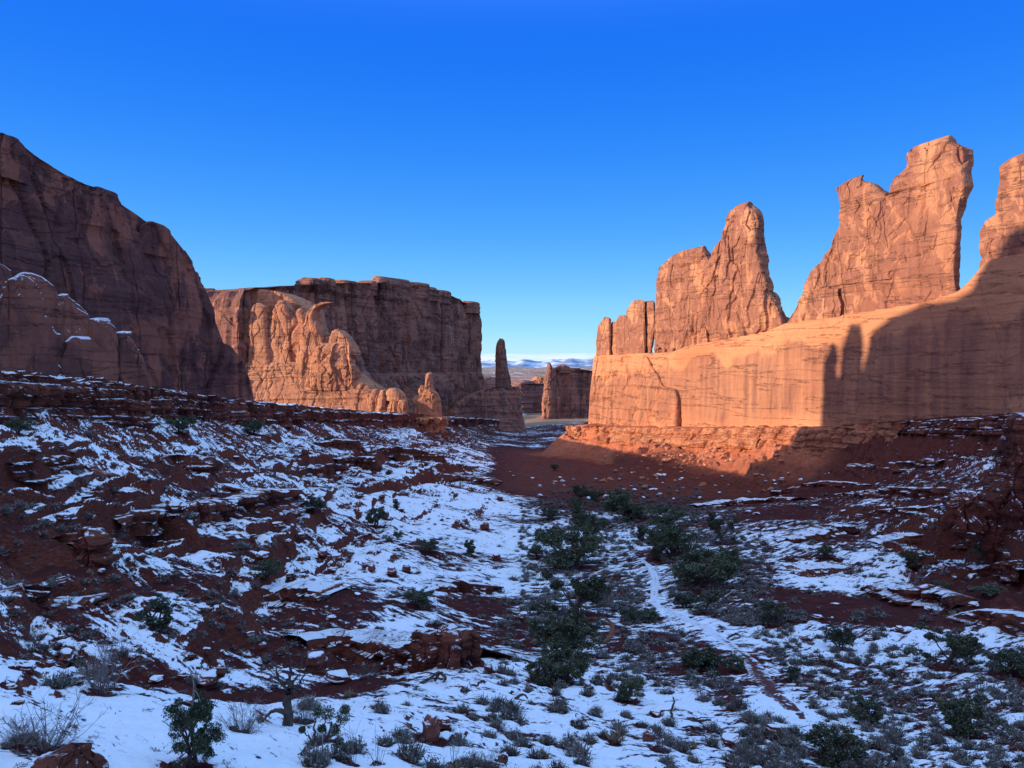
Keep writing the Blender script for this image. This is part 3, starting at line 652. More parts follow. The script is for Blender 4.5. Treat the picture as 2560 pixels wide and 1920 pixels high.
# ---- cliff bands: lofted ledges that follow the rims
def strip(name, lab, pts, seed, mat, out=2.2, group=None, dsp=None, H=None, res=1.0, drop=2.5):
    """rock band along plan points [(x, y, ztop, zbottom)...]; stepped beds, blocky joints"""
    P = np.array(pts, float); L = np.hypot(np.diff(P[:, 0]), np.diff(P[:, 1])); S = np.concatenate([[0], np.cumsum(L)])
    d0 = P[:, 1].mean(); px = d0 / F * 1.1 / res
    n = int(np.clip(S[-1] / px, 30, 900)); hh = (P[:, 2] - P[:, 3]).max() + drop; M = int(np.clip(hh / px * 1.2, 14, 150))
    s = np.linspace(0, S[-1], n); x, y, zt, zb = [np.interp(s, S, P[:, i]) for i in range(4)]
    tx = np.gradient(x); ty = np.gradient(y); l = np.hypot(tx, ty); k = np.ones(25) / 25
    nx = np.convolve(np.pad(ty / l, 12, 'edge'), k, 'valid'); ny = np.convolve(np.pad(-tx / l, 12, 'edge'), k, 'valid')
    t = np.linspace(0, 1, M)[:, None]; hf = 1.0
    zj = zt + .5 * fbm(s / 7, s * 0 + seed, None, seed, 3) - np.clip(.8 * fbm(s / 2.2, s * 0 + 9, None, seed + 1, 2), 0, 1)
    Z = (zb - drop)[None] + t * (zj - zb + drop)[None]
    X0 = np.repeat(x[None], M, 0); Y0 = np.repeat(y[None], M, 0)
    bedk = 1.1 + .012 * d0 / 3
    q = (Z + .07 * Y0) / bedk + .3 * fbm(X0 / 9, Y0 / 9, Z / 9, seed + 4, 2)
    b = vn(q, q * 0 + seed, None, seed + 5); b2 = vn(q * 2.7, q * 0, None, seed + 6)
    D = out * (.55 - .9 * (t - .35)) + 1.0 * np.sign(b) * np.abs(b) ** .4 * .6 + .3 * np.sign(b2) * np.abs(b2) ** .5
    cw = 3.2 + d0 * .012
    f1, f2, cv = facets(X0 / cw, Y0 / cw, np.floor(q * .8) * .9 + 0 * X0, seed + 7)
    D += cv * 1.0 - .9 * (1 - sst(0, .14, f2 - f1))
    f1, f2, cv = facets(X0 / 1.3, Y0 / 1.3, Z / .8, seed + 8); D += cv * .32
    D += 2.2 * fbm(X0 / 13, Y0 / 13, Z / 30, seed + 9, 3)
    D *= (dsp or 1.0)
    X = X0 + nx[None] * D; Y = Y0 + ny[None] * D
    back = []
    for kb, dz in ((1.2, .12), (3.5, -.1), (9.0, -2.0)):
        bx = x - nx * kb + nx * D[-1] * (1 if kb < 2 else .3); by = y - ny * kb + ny * D[-1] * (1 if kb < 2 else .3)
        back.append(np.stack([bx, by, zj + dz + (.25 * fbm(bx / 1.5, by / 1.5, None, seed + 3, 2))], -1))
    V = np.concatenate([np.stack([X, Y, Z], -1), np.array(back)]); R = V.shape[0]
    i = np.arange(R * n).reshape(R, n); q4 = np.stack([i[:-1, :-1], i[:-1, 1:], i[1:, 1:], i[1:, :-1]], -1).reshape(-1, 4)
    L0 = V[0].mean(0)
    o = link(name, mesh(name, V.reshape(-1, 3) - L0, q4, mat, False), loc=L0)
    return tag(o, lab, 'rock ledge', group)
def pz(u, y, vt, vb, k=0): return ((u - 512) / F * y + k, y, pa(u, vt)[1] * y, pa(u, vb)[1] * y)
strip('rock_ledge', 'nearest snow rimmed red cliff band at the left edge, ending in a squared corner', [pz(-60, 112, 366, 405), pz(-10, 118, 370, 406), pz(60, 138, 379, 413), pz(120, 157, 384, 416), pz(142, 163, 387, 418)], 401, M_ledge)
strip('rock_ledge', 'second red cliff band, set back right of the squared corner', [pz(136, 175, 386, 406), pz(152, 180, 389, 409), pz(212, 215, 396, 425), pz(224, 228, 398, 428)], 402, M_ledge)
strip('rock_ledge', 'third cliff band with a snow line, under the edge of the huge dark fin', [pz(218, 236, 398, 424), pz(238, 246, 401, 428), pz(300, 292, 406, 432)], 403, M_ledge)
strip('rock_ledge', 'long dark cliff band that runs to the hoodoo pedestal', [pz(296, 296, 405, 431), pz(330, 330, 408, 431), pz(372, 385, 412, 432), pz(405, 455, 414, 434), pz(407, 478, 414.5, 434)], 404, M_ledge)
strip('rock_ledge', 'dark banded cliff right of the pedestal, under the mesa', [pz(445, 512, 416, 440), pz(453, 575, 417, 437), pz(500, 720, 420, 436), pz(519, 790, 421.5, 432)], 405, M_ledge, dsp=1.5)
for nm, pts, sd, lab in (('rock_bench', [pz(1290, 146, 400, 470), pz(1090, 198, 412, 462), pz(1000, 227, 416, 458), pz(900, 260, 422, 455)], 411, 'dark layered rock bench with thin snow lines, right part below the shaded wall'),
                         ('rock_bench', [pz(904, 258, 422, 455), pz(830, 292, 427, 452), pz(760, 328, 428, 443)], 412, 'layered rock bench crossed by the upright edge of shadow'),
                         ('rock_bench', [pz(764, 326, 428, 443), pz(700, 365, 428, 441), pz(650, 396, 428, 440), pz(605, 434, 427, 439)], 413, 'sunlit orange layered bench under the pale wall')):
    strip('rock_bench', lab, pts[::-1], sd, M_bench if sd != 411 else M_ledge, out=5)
strip('rock_bench', 'knobbly sunlit end of the bench, overhanging the valley mouth', [pz(612, 436, 427, 441), pz(590, 452, 426, 445), pz(566, 462, 426, 443), pz(563, 472, 426, 440), pz(572, 500, 427, 440)][::-1], 414, M_bench, out=1.5, dsp=1.6)

# ---- left side
LF = Plane(-118, 165, .237, .97)
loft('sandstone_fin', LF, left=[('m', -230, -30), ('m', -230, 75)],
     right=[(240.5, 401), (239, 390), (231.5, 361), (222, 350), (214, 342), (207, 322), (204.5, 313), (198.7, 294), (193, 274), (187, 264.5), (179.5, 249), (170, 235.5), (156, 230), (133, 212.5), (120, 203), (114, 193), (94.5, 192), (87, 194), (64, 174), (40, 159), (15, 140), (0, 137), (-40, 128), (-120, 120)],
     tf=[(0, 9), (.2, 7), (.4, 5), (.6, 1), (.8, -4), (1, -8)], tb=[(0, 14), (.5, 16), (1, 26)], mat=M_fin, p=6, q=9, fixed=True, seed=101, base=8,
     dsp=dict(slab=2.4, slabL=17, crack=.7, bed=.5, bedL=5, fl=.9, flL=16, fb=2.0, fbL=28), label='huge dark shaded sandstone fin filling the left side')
D2 = Plane(-95, 150, .6, .8)
def dome(lab, l, r, seed, k=0, tf=2.2, **kw):
    return loft('rock_dome', D2.shift(k * .8), l, r, tf, kw.pop('tb', 7), M_fin_snow, label=lab, seed=seed, p=3.2, q=kw.pop('q', 4), base=5, dsp=dict(slab=.4, slabL=8, crack=.08, fl=.3, flL=8, fb=.5, fbL=10, bed=.1), group='low snow topped rock domes', **kw)
dome('leftmost low rock dome with snow on its crown, at the left edge', [(-140, 400), (-140, 280), (-60, 262)], [(16, 392), (16, 340), (14, 290), (11, 271), (2, 264), (-12, 262)], 111, k=-1)
dome('broad snow capped rock dome, second from the left edge', [(6, 392), (6, 330), (8, 280), (22, 272)], [(64, 392), (63, 330), (61, 300), (54, 286), (42, 277), (32, 273)], 112)
dome('rounded snow capped rock dome in the middle of the low row', [(52, 392), (53, 320), (57, 296), (62, 293.5)], [(90, 392), (89, 330), (86, 314), (78, 305), (68, 297)], 113, k=-1)
dome('low dome with a thin curved line of snow, between two neighbours', [(84, 392), (85, 330), (90, 319), (97, 317.5)], [(116, 392), (116, 345), (113, 328), (108, 319)], 114, k=1)
dome('lowest rightmost dome of the snow capped row', [(112, 392), (113, 345), (116, 333), (122, 331)], [(147, 392), (146, 378), (142, 366), (136, 346), (131, 338)], 115)
dome('bulging lower buttress of the rock dome row', [(58, 394), (60, 360), (66, 342), (72, 336)], [(120, 394), (119, 372), (112, 350), (100, 338)], 116, k=1.5, tf=1.5)
LK = LF.shift(2)
for lab, l, r, sd_ in (('rounded knob on the skyline of the huge dark fin', [(84, 212), (85, 198), (90, 192.5), (96, 191)], [(124, 212), (121, 201), (117, 194), (110, 190.5), (104, 190)], 105),
                       ('low hump on the skyline right of the rounded knob', [(140, 238), (143, 226), (150, 222)], [(178, 250), (172, 236), (164, 227), (157, 223)], 106),
                       ('upper hump on the skyline at the left edge of the photo', [(-14, 160), (-10, 140), (0, 135)], [(30, 160), (22, 145), (15, 137.5), (6, 134.5)], 107)):
    loft('rock_hump', LK, l, r, 1.2, 9, M_fin, label=lab, seed=sd_, p=3, q=6, base=3, dsp=dict(slab=1.0, slabL=6, crack=.2, fb=.6))
# recess fins behind the end of the big fin
B2 = Plane(-240, 590, .56, .83)
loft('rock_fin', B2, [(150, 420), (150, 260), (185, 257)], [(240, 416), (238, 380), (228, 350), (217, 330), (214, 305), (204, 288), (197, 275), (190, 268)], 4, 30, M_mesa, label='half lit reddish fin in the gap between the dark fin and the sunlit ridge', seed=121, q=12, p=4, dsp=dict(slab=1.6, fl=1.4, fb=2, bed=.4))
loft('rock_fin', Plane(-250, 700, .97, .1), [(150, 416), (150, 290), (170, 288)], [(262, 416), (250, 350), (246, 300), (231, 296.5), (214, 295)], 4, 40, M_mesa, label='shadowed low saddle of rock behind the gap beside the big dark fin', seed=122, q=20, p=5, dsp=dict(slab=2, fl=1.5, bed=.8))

# ---- the mesa in the middle
k_ = 1.3
MS = Plane(-104.6 * k_, 470 * k_, .53, .85)
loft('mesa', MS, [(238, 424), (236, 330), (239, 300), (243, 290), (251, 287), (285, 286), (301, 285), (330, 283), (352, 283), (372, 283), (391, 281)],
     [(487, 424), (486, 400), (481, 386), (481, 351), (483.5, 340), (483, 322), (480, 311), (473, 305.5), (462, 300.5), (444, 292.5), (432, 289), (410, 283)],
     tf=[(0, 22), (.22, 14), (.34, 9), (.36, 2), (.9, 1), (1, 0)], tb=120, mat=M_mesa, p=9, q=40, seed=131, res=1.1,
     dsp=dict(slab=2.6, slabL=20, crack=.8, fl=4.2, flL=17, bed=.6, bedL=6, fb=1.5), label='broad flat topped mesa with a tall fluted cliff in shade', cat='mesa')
def cap(lab, u0, u1, v0, v1, seed, k=-8, name='cap_rock'):
    return loft(name, MS.shift(k), [(u0, v0 + 3), (u0, (v0 + v1) / 2), (u0 + (u1 - u0) * .12, v1 + .4)], [(u1, v0 + 3), (u1 - .3, (v0 + v1) / 2), (u1 - (u1 - u0) * .1, v1)], 9, 12, M_mesa, label=lab, seed=seed, p=3, q=10, base=4, dsp=dict(bed=1.2, bedL=2.2, slab=1), group='cap rocks on the mesa top')
cap('left cap rock block on the mesa, with flat lit layers', 302, 319, 286, 279, 141)
cap('cap rock block touching the left block on the mesa top', 318.5, 329.5, 286, 278.5, 142)
cap('low cap rock left of the knobs', 336, 354.5, 287, 281.5, 143)
cap('small round knob on the mesa rim', 358, 364, 289, 284, 144)
cap('taller round knob on the mesa rim', 363.5, 370, 288, 281, 145)
cap('wide stepped cap rock forming the top of the mesa', 371, 411, 290, 280.4, 146)
cap('block of cap rock right of the wide step', 409.5, 424, 291, 283.5, 147, k=-5)
cap('flat slab of cap rock on the sloping right rim', 421, 433, 293, 287.5, 148, k=-5)
cap('small lit slab lying on the right mesa rim', 432, 446, 296, 291, 149, k=-5)
cap('last rim block above the right end of the mesa', 463, 475, 306, 302, 150, k=-4)

# ---- the sunlit ridge of fins below the mesa
RG = Plane(-150 * 1.28, 425 * 1.28, .97, -.25)
def rfin(lab, l, r, seed, k=0, tf=5, tb=12, name='rock_fin', q=8, p=3.4, mat=None, **kw):
    d = dict(slab=1.5, slabL=15, crack=.5, fl=.2, flL=11, fb=.4, fbL=14, bed=.3); d.update(kw.pop('dsp', {}))
    return loft(name, RG.shift(k), l, r, tf, tb, mat or M_ridge, label=lab, seed=seed, p=p, q=q, dsp=d, res=1.35, **kw)
rfin('lower slickrock apron glowing orange below the fin ridge', [(228, 424), (232, 400), (234, 362)], [(399, 424), (397, 404), (385, 394), (372, 385), (355, 374), (345, 366), (338, 362)], 151, k=8, tf=[(0, 16), (.5, 8), (1, 2)], tb=20, name='rock_apron', q=16, p=7, dsp=dict(slab=.9, slabL=12, fl=.5, flL=20, bed=.9, bedL=3, crack=.4))
rfin('broad pale fractured cliff under the row of rounded heads', [(232, 368), (232.5, 335), (235, 322), (240, 317)], [(350, 368), (346, 352), (336, 342), (322, 332), (306, 320), (296, 317)], 150, k=4, tf=3, tb=12, name='rock_cliff', q=14, p=6, dsp=dict(slab=2.4, slabL=16, crack=1.2, fl=.7))
rfin('tall pale shoulder of rock joining the rounded heads to the mesa top', [(236, 368), (237, 315), (241, 297), (247, 290)], [(318, 368), (312, 332), (304, 308), (292, 298), (276, 291), (258, 289)], 149, k=-5, tf=2, tb=34, name='rock_shoulder', q=22, p=6, dsp=dict(slab=2.2, slabL=18, crack=.8, fl=.9))
rfin('leftmost sunlit fin with a rounded head beside the recess', [(232, 368), (232, 340), (234, 318), (237, 300), (240, 292)], [(253, 368), (252, 330), (251, 306), (249, 294), (245, 290)], 152, k=1, tb=7)
rfin('broad flat faced sunlit fin, second in the ridge', [(249, 368), (251, 335), (252, 312), (256, 304)], [(274, 368), (271, 340), (269, 318), (267, 307), (261, 303)], 153, k=6, tb=7)
rfin('tall sunlit fin with a peaked head in the middle of the ridge', [(268, 368), (271, 340), (273, 318), (276, 304), (280, 300)], [(301, 368), (299, 345), (296, 325), (291, 309), (286, 301)], 154, k=3, tb=7)
rfin('small perched block between two fins of the ridge', [(294, 330), (295, 312), (298, 308.5)], [(307, 330), (306, 314), (304, 309)], 155, k=1, base=5)
rfin('sunlit fin with a hooked beak reaching to the right', [(296, 368), (301, 340), (306, 322), (309, 312), (313, 307), (320, 303.5)], [(331, 368), (327, 346), (322, 330), (317, 318), (316.5, 310), (325, 305), (333, 303), (331, 302)], 156, k=8, tb=7)
rfin('thin fin joining the hooked fin to the slab', [(318, 368), (322, 345), (326, 336)], [(346, 368), (340, 350), (334, 338)], 157, k=6)
rfin('large tilted sunlit slab at the right end of the ridge', [(331, 346), (330, 340), (333, 331), (337, 329)], [(357, 352), (354.5, 347), (349, 338), (343, 331.5), (340, 330)], 158, k=9, base=2, tf=4, tb=8, p=5, dsp=dict(fl=.2, slab=1))
rfin('cluster of knobbly pillars under the tilted slab', [(308, 372), (313, 350), (320, 344)], [(356, 372), (352, 360), (350, 346), (345, 343)], 159, k=12, dsp=dict(fl=.3, flL=6, slab=2.4, slabL=9))
rfin('dark shaded fin sloping down behind the sunlit slab', [(340, 424), (345, 375), (350, 350)], [(412, 424), (404, 404), (388, 394), (372, 382), (362, 372), (355, 352)], 160, k=-6, mat=M_mesa)
for i, (a, b, t, lab) in enumerate([(368, 381, 389, 'first rounded pillar below the ridge, left of the dark cleft'), (379, 388, 390, 'slim rounded pillar right of the dark cleft'), (388, 401, 399, 'squat pillar under the round boulder'), (398, 408, 400, 'last low rounded pillar left of the hoodoo')]):
    rfin(lab, [(a, 424), (a, t + 10), (a + 2, t + 2)], [(b, 424), (b, t + 8), (b - 2, t)], 161 + i, k=14 + i * 1.5, name='rock_pillar', tf=5, tb=6, p=2.8, q=5, group='rounded pillars below the ridge', dsp=dict(slab=1, slabL=6, fl=.6))
rfin('large round boulder resting on the pillars below the ridge', [(386.5, 398), (386, 392), (389, 388.5)], [(407, 400), (404, 393), (397, 388)], 166, k=15, name='balanced_boulder', base=.5, tf=5, tb=6, p=2.6, q=4, dsp=dict(slab=.8, fl=.1))
# ---- hoodoo on its pedestal
HD = Plane(-56, 500, .97, -.2)
def hood(name, lab, l, r, seed, k=0, tf=4, tb=6, mat=None, q=6, p=3, dsp=None, base=2):
    d = dict(slab=1.0, slabL=5, crack=.4, fl=.5, flL=6, fb=.5, bed=.2); d.update(dsp or {})
    return loft(name, HD.shift(k), l, r, tf, tb, mat or M_ridge, label=lab, seed=seed, p=p, q=q, base=base, dsp=d, group='sunlit hoodoo group on the rim')
hood('rock_pedestal', 'sunlit knobbly red rock pedestal under the hoodoo', [(405, 452), (406, 430), (406.5, 417)], [(447, 455), (446, 440), (445, 417)], 171, k=6, tf=6, tb=14, mat=M_bench, q=30, p=5, dsp=dict(slab=4.0, slabL=4.5, crack=1.5, fl=2.2, flL=5, bed=1.0, bedL=2), base=20)
hood('hoodoo', 'thick sunlit body of the hoodoo', [(418.5, 416), (418.5, 400), (421, 393), (426, 390)], [(442, 416), (440, 400), (438, 394), (434, 390)], 172, tf=6, tb=8)
hood('rock_finger', 'tall blunt finger on top of the hoodoo', [(425.5, 394), (426, 382), (427.5, 374), (429, 372.3)], [(434, 394), (433.5, 385), (432.5, 376), (431, 372.5)], 173, tf=3.5, tb=3.5)
hood('rock_finger', 'short round knob on the left shoulder of the hoodoo', [(419, 396), (419, 390), (420.5, 385.8)], [(426.5, 396), (426, 389), (424.5, 385.5)], 174, tf=3, tb=3, q=4)
hood('boulder', 'round boulder wedged left of the hoodoo body', [(413.5, 406), (414, 399), (416, 396)], [(421, 406), (420.5, 400), (418.5, 395.5)], 175, tf=3, tb=3, q=3)
hood('boulder', 'small oval stone at the foot of the hoodoo', [(414, 416), (414, 411), (415.5, 408.5)], [(418.5, 416), (418, 411), (417, 408.3)], 176, k=3, tf=2, tb=2, q=3)

# ---- spire and what stands beyond it
SPR = Plane(-9, 740, .8, .6)
loft('rock_apron', Plane(-20, 715, .9, .43), [(440, 430), (455, 404), (470, 396), (484, 390), (493, 388)], [(524, 430), (521.5, 419), (519, 401), (518, 390), (510, 388), (498, 387)], [(0, 12), (.6, 6), (1, 0)], 14, M_mesa, label='sloping shaded rock base that carries the slender spire', seed=181, p=5, q=14, dsp=dict(slab=2, slabL=14, fl=1.5, flL=10, bed=.6, crack=.6))
loft('rock_spire', SPR, [(495.5, 392), (496.3, 370), (497, 351), (497.5, 343), (499.5, 338.5)], [(514.5, 392), (511.5, 385), (508, 372), (506, 362), (505, 350), (505, 345), (504, 339.6), (501.6, 338.5)], 4, 5.5, M_mesa, label='slender dark spire standing alone in the valley gap, its head touched by sun', seed=182, p=3, q=9, dsp=dict(slab=1.2, slabL=9, fl=.9, flL=7, crack=.4))
loft('rock_stub', SPR, [(511, 392), (512, 387)], [(519, 395), (518.5, 386.5)], 5, 6, M_mesa, label='small broken stub at the right foot of the spire', seed=183, p=3, dsp=dict(slab=1.5))
TE = Plane(52, 950, .93, .37)
loft('rock_tower', TE, [(543, 431), (544, 410), (544.7, 395), (546.5, 385), (548, 372), (549, 368)], [(640, 431), (640, 372), (595, 371.5), (580, 369)], 4, 9, M_mesa, label='square shaded tower block filling the valley gap, one thin sunlit edge', seed=191, p=7, q=40, dsp=dict(slab=2.8, slabL=18, fl=3.2, flL=15, bed=.5))
loft('balanced_rock', TE, [(547.5, 371), (548, 365)], [(552, 371), (551, 365.5), (550, 363)], 4, 4, M_mesa, label='small balanced knob on the corner of the far shaded tower block', seed=192, base=2, q=4, p=2.6, dsp=dict(slab=1))
loft('cap_rock', TE, [(557, 371), (557, 367.5), (561, 365)], [(571, 371), (569, 367.5), (564, 364.3)], 6, 10, M_mesa, label='flat cap rock on top of the far shaded tower block', seed=193, base=2, dsp=dict(bed=1, bedL=2))
loft('rock_apron', TE.shift(24), [(528, 440), (533, 425), (545, 418.5)], [(640, 440), (640, 418)], [(0, 30), (1, 0)], 20, M_mesa, label='dark sloping foot below the far shaded tower block', seed=194, p=5, q=14, dsp=dict(slab=2, bed=.8))
FM = Plane(25, 1080, .93, .37)
loft('far_mesa', FM, [(512, 420), (515, 392), (517, 383), (522, 380.5)], [(640, 420), (640, 384), (560, 384), (548, 388), (542, 388.5), (536, 385), (530, 380.5), (526, 380)], 10, 60, M_far, label='low blue shaded mesa far away, seen between spire and tower block', cat='mesa', seed=201, p=6, q=25, dsp=dict(slab=4, slabL=30, fl=3, flL=25, bed=1))
loft('far_mesa', Plane(-50, 1450, .93, .37), [(440, 420), (440, 390), (470, 386)], [(500, 420), (499, 380), (494, 377), (486, 376.5)], 10, 60, M_far, label='small far mesa left of the spire with a sunlit broken edge', cat='mesa', seed=202, p=6, q=25, dsp=dict(slab=4, slabL=30, fl=3, flL=25))
loft('far_ridge', Plane(-30, 1020, .98, .1), [(470, 420), (478, 384), (480, 379)], [(497, 420), (490, 395), (486, 387), (483, 380)], 10, 30, M_ridge, label='small sunlit broken ridge beyond the right end of the mesa', seed=203, p=4, q=12, dsp=dict(slab=5, slabL=14, fl=3))
loft('far_butte', Plane(90, 1700, .98, .1), [(525, 395), (532, 381), (536, 378)], [(575, 395), (560, 382), (552, 379), (545, 376.5)], 10, 60, M_ridge, label='sunlit pink butte far beyond the valley mouth', seed=204, p=4, q=12, dsp=dict(slab=8, slabL=30, fl=3))
# unseen rock added left of frame, outline shaped to cast the long wall's shadow
RF = Plane(-190, 0, 0, 1)
def m_(*p): return [('m', y, z) for y, z in p]
loft('sandstone_fin', RF, m_((-30, -10), (-30, 95), (60, 104)), m_((240, -20), (240, 50), (221, 52), (219, 60), (216.5, 70), (209, 74.5), (197, 79), (185, 80.5), (178, 84), (172, 95), (168, 103.6), (160, 104.5)), 4, 20, M_fin, label='unseen rear fin added out of frame to shade the long wall', seed=301, res=.5, p=6, q=60, dsp=dict(slab=.5))
loft('rock_finger', RF, m_((234.5, 40), (234.6, 60), (236, 63.5)), m_((241.5, 40), (241.3, 56), (238, 64)), 3, 4, M_fin, label='unseen outer rock finger added to the rear fin for its shadow', seed=302, p=3, base=2, res=.5)
loft('rock_finger', RF, m_((222.3, 40), (222.3, 66), (223, 71.8)), m_((233, 40), (232.5, 62), (229, 70)), 3, 4, M_fin, label='unseen inner blunt finger added to the rear fin for its shadow', seed=303, p=3, base=2, res=.5)

# ---------------------------------------------------------------- plants
def tubes(paths, sides=5):
    """paths: list of (points Nx3, radii N) -> V, quads"""
    V = []; Q = []; o = 0
    for P, R in paths:
        P = np.asarray(P, float); n = len(P)
        T = np.gradient(P, axis=0); T /= np.linalg.norm(T, axis=1)[:, None] + 1e-9
        up = np.where(np.abs(T[:, 2:3]) > .9, np.array([[1., 0, 0]]), np.array([[0, 0, 1.]]))
        A = np.cross(T, up); A /= np.linalg.norm(A, axis=1)[:, None] + 1e-9; B = np.cross(T, A)
        th = np.arange(sides) * 2 * pi / sides
        ring = P[:, None] + np.asarray(R)[:, None, None] * (A[:, None] * np.cos(th)[None, :, None] + B[:, None] * np.sin(th)[None, :, None])
        V.append(ring.reshape(-1, 3)); i = np.arange(n * sides).reshape(n, sides); j = np.roll(i, -1, 1)
        Q.append(o + np.stack([i[:-1], j[:-1], j[1:], i[1:]], -1).reshape(-1, 4)); o += n * sides
    return np.concatenate(V), np.concatenate(Q)

def wander(rng, p0, d0, L, n, bend, lift=0.0):
    P = [np.array(p0, float)]; d = np.array(d0, float)
    for i in range(n):
        d = d + rng.normal(0, bend, 3) + np.array([0, 0, lift]); d /= np.linalg.norm(d)
        P.append(P[-1] + d * L / n)
    return np.array(P), d

def leaf_quads(rng, C, size, flat=.0):
    """one small leaf-spray triangle pair round each centre"""
    n = len(C); a = rng.normal(size=(n, 3)); a /= np.linalg.norm(a, axis=1)[:, None]
    b = np.cross(a, rng.normal(size=(n, 3))); b /= np.linalg.norm(b, axis=1)[:, None]
    s = size * rng.uniform(.5, 1.4, n)[:, None]
    V = np.stack([C - a * s, C + b * s * .45, C + a * s, C - b * s * .45], 1).reshape(-1, 3)
    return V, np.arange(n * 4).reshape(n, 4)

def juniper_meshes(seed, leaf=.05, nleaf=7000, shape='round', bare_=0.0, trunks=1):
    """trunk and crown for a juniper one metre tall"""
    rng = np.random.default_rng(seed); br = []; tips = []
    for k in range(trunks):
        a = rng.uniform(0, 2 * pi); lean = rng.uniform(.05, .35)
        P, d = wander(rng, (.03 * cos(a), .03 * sin(a), -.06), (lean * cos(a), lean * sin(a), 1), .62, 8, .16)
        r = np.linspace(.05, .018, 9) / (trunks ** .4); r[0] *= 1.5; br.append((P, r))
        nb = 9 if shape != 'column' else 12
        for j in range(nb):
            t = rng.uniform(.22, 1); q = P[min(8, int(t * 8))]; aa = rng.uniform(0, 2 * pi)
            up = rng.uniform(.2, 1.0) if t < .8 else rng.uniform(.6, 1.6)
            ln = (rng.uniform(.28, .5) if shape == 'round' else rng.uniform(.14, .26)) * (1.1 - .4 * t)
            Q, dd = wander(rng, q, (cos(aa), sin(aa), up * .8), ln, 5, .25, .08)
            br.append((Q, np.linspace(.018, .006, 6)))
            for e in range(3):
                R, d3 = wander(rng, Q[rng.integers(2, 6)], dd + rng.normal(0, .8, 3), ln * .5, 3, .3)
                br.append((R, np.linspace(.007, .003, 4))); tips.append(R[-1]); tips.append(Q[-1])
    V, Q = tubes(br, 5)
    T = np.array(tips)
    keep = rng.uniform(size=len(T)) > bare_; T = T[keep] if keep.sum() > 3 else T
    sel = T[rng.integers(0, len(T), max(20, int(len(T) * .8)))] + rng.normal(0, .035, (max(20, int(len(T) * .8)), 3))
    rad = rng.uniform(.05, .10, len(sel)) * (1 if shape == 'round' else .75)
    k = rng.integers(0, len(sel), nleaf); v = rng.normal(size=(nleaf, 3)); v /= np.linalg.norm(v, axis=1)[:, None]
    C = sel[k] + v * (rad[k] * rng.uniform(.3, 1.1, nleaf) ** .6)[:, None] * np.array([1.1, 1.1, .75])
    C = C[C[:, 2] > .05]
    LV, LQ = leaf_quads(rng, C, leaf * .5)
    h = max(LV[:, 2].max(), .3)
    return mesh('trunk', V / h, Q, M_bark), mesh('crown', LV / h, LQ, M_leaf, False)

def spikes(rng, n, w, h, spread=1.0, width=.012, droop=0.0):
    """blades/twigs rising from a base, as slim bent strips; unit bush"""
    a = rng.uniform(0, 2 * pi, n); r0 = rng.uniform(0, .25, n) ** .8 * w; el = np.abs(rng.normal(0, .62, n)) * spread
    L = h * rng.uniform(.6, 1.1, n) * (1 - .25 * np.minimum(el, 1))
    b = np.stack([r0 * np.cos(a), r0 * np.sin(a), np.full(n, -.03)], 1)
    dr = np.stack([np.cos(a) * np.sin(el), np.sin(a) * np.sin(el), np.cos(el)], 1)
    m = b + dr * (L * .55)[:, None]; tp = b + (dr + rng.normal(0, .12, (n, 3))) * L[:, None]; tp[:, 2] -= droop * L
    s = np.stack([-np.sin(a + rng.normal(0, 1, n)), np.cos(a), rng.normal(0, .3, n)], 1) * width
    V = np.stack([b - s * .6, b + s * .6, m + s, m - s, tp], 1).reshape(-1, 3); i = np.arange(n)[:, None] * 5
    return V, i + np.array([[0, 1, 2, 3]]), i + np.array([[3, 2, 4]])

def sage_mesh(seed, n=150, leaf=120, mat=None, name='sagebrush', w=.5, h=.62):
    rng = np.random.default_rng(seed)
    V, Q, T = spikes(rng, n, w, h, 1.25, .02)
    nl = leaf; th = rng.uniform(0, 2 * pi, nl); ph = np.arccos(rng.uniform(.05, 1, nl)); rr = rng.uniform(.55, 1.0, nl) * (1 + .12 * np.sin(th * 3 + seed))
    C = np.stack([w * rr * np.sin(ph) * np.cos(th), w * rr * np.sin(ph) * np.sin(th), h * rr * np.cos(ph) * .95], 1)
    LV, LQ = leaf_quads(rng, C, .05)
    return mesh(name, np.concatenate([V, LV]), [np.concatenate([Q, LQ + len(V)]), T], mat or M_sage, False)

def twig_mesh(seed, stems=18, spread=.7, h=1.0, r=.007, sub=4, name='bare_shrub'):
    rng = np.random.default_rng(seed); br = []
    for i in range(stems):
        a = rng.uniform(0, 2 * pi); s = abs(rng.normal(0, spread)); d = (cos(a) * s, sin(a) * s, 1)
        P, dd = wander(rng, (.06 * cos(a), .06 * sin(a), -.03), d, h * rng.uniform(.6, 1.05), 6, .13, .03)
        br.append((P, np.linspace(r, r * .4, 7)))
        for k in range(sub):
            q = P[rng.integers(1, 6)]; Q, d2 = wander(rng, q, dd + rng.normal(0, .6, 3), h * rng.uniform(.2, .42), 4, .2, .05)
            br.append((Q, np.linspace(r * .6, r * .25, 5)))
            for m in range(2):
                R, _ = wander(rng, Q[rng.integers(1, 4)], d2 + rng.normal(0, .7, 3), h * .14, 2, .2)
                br.append((R, np.linspace(r * .4, r * .2, 3)))
    V, Q = tubes(br, 3)
    return mesh(name, V, Q, M_twig)

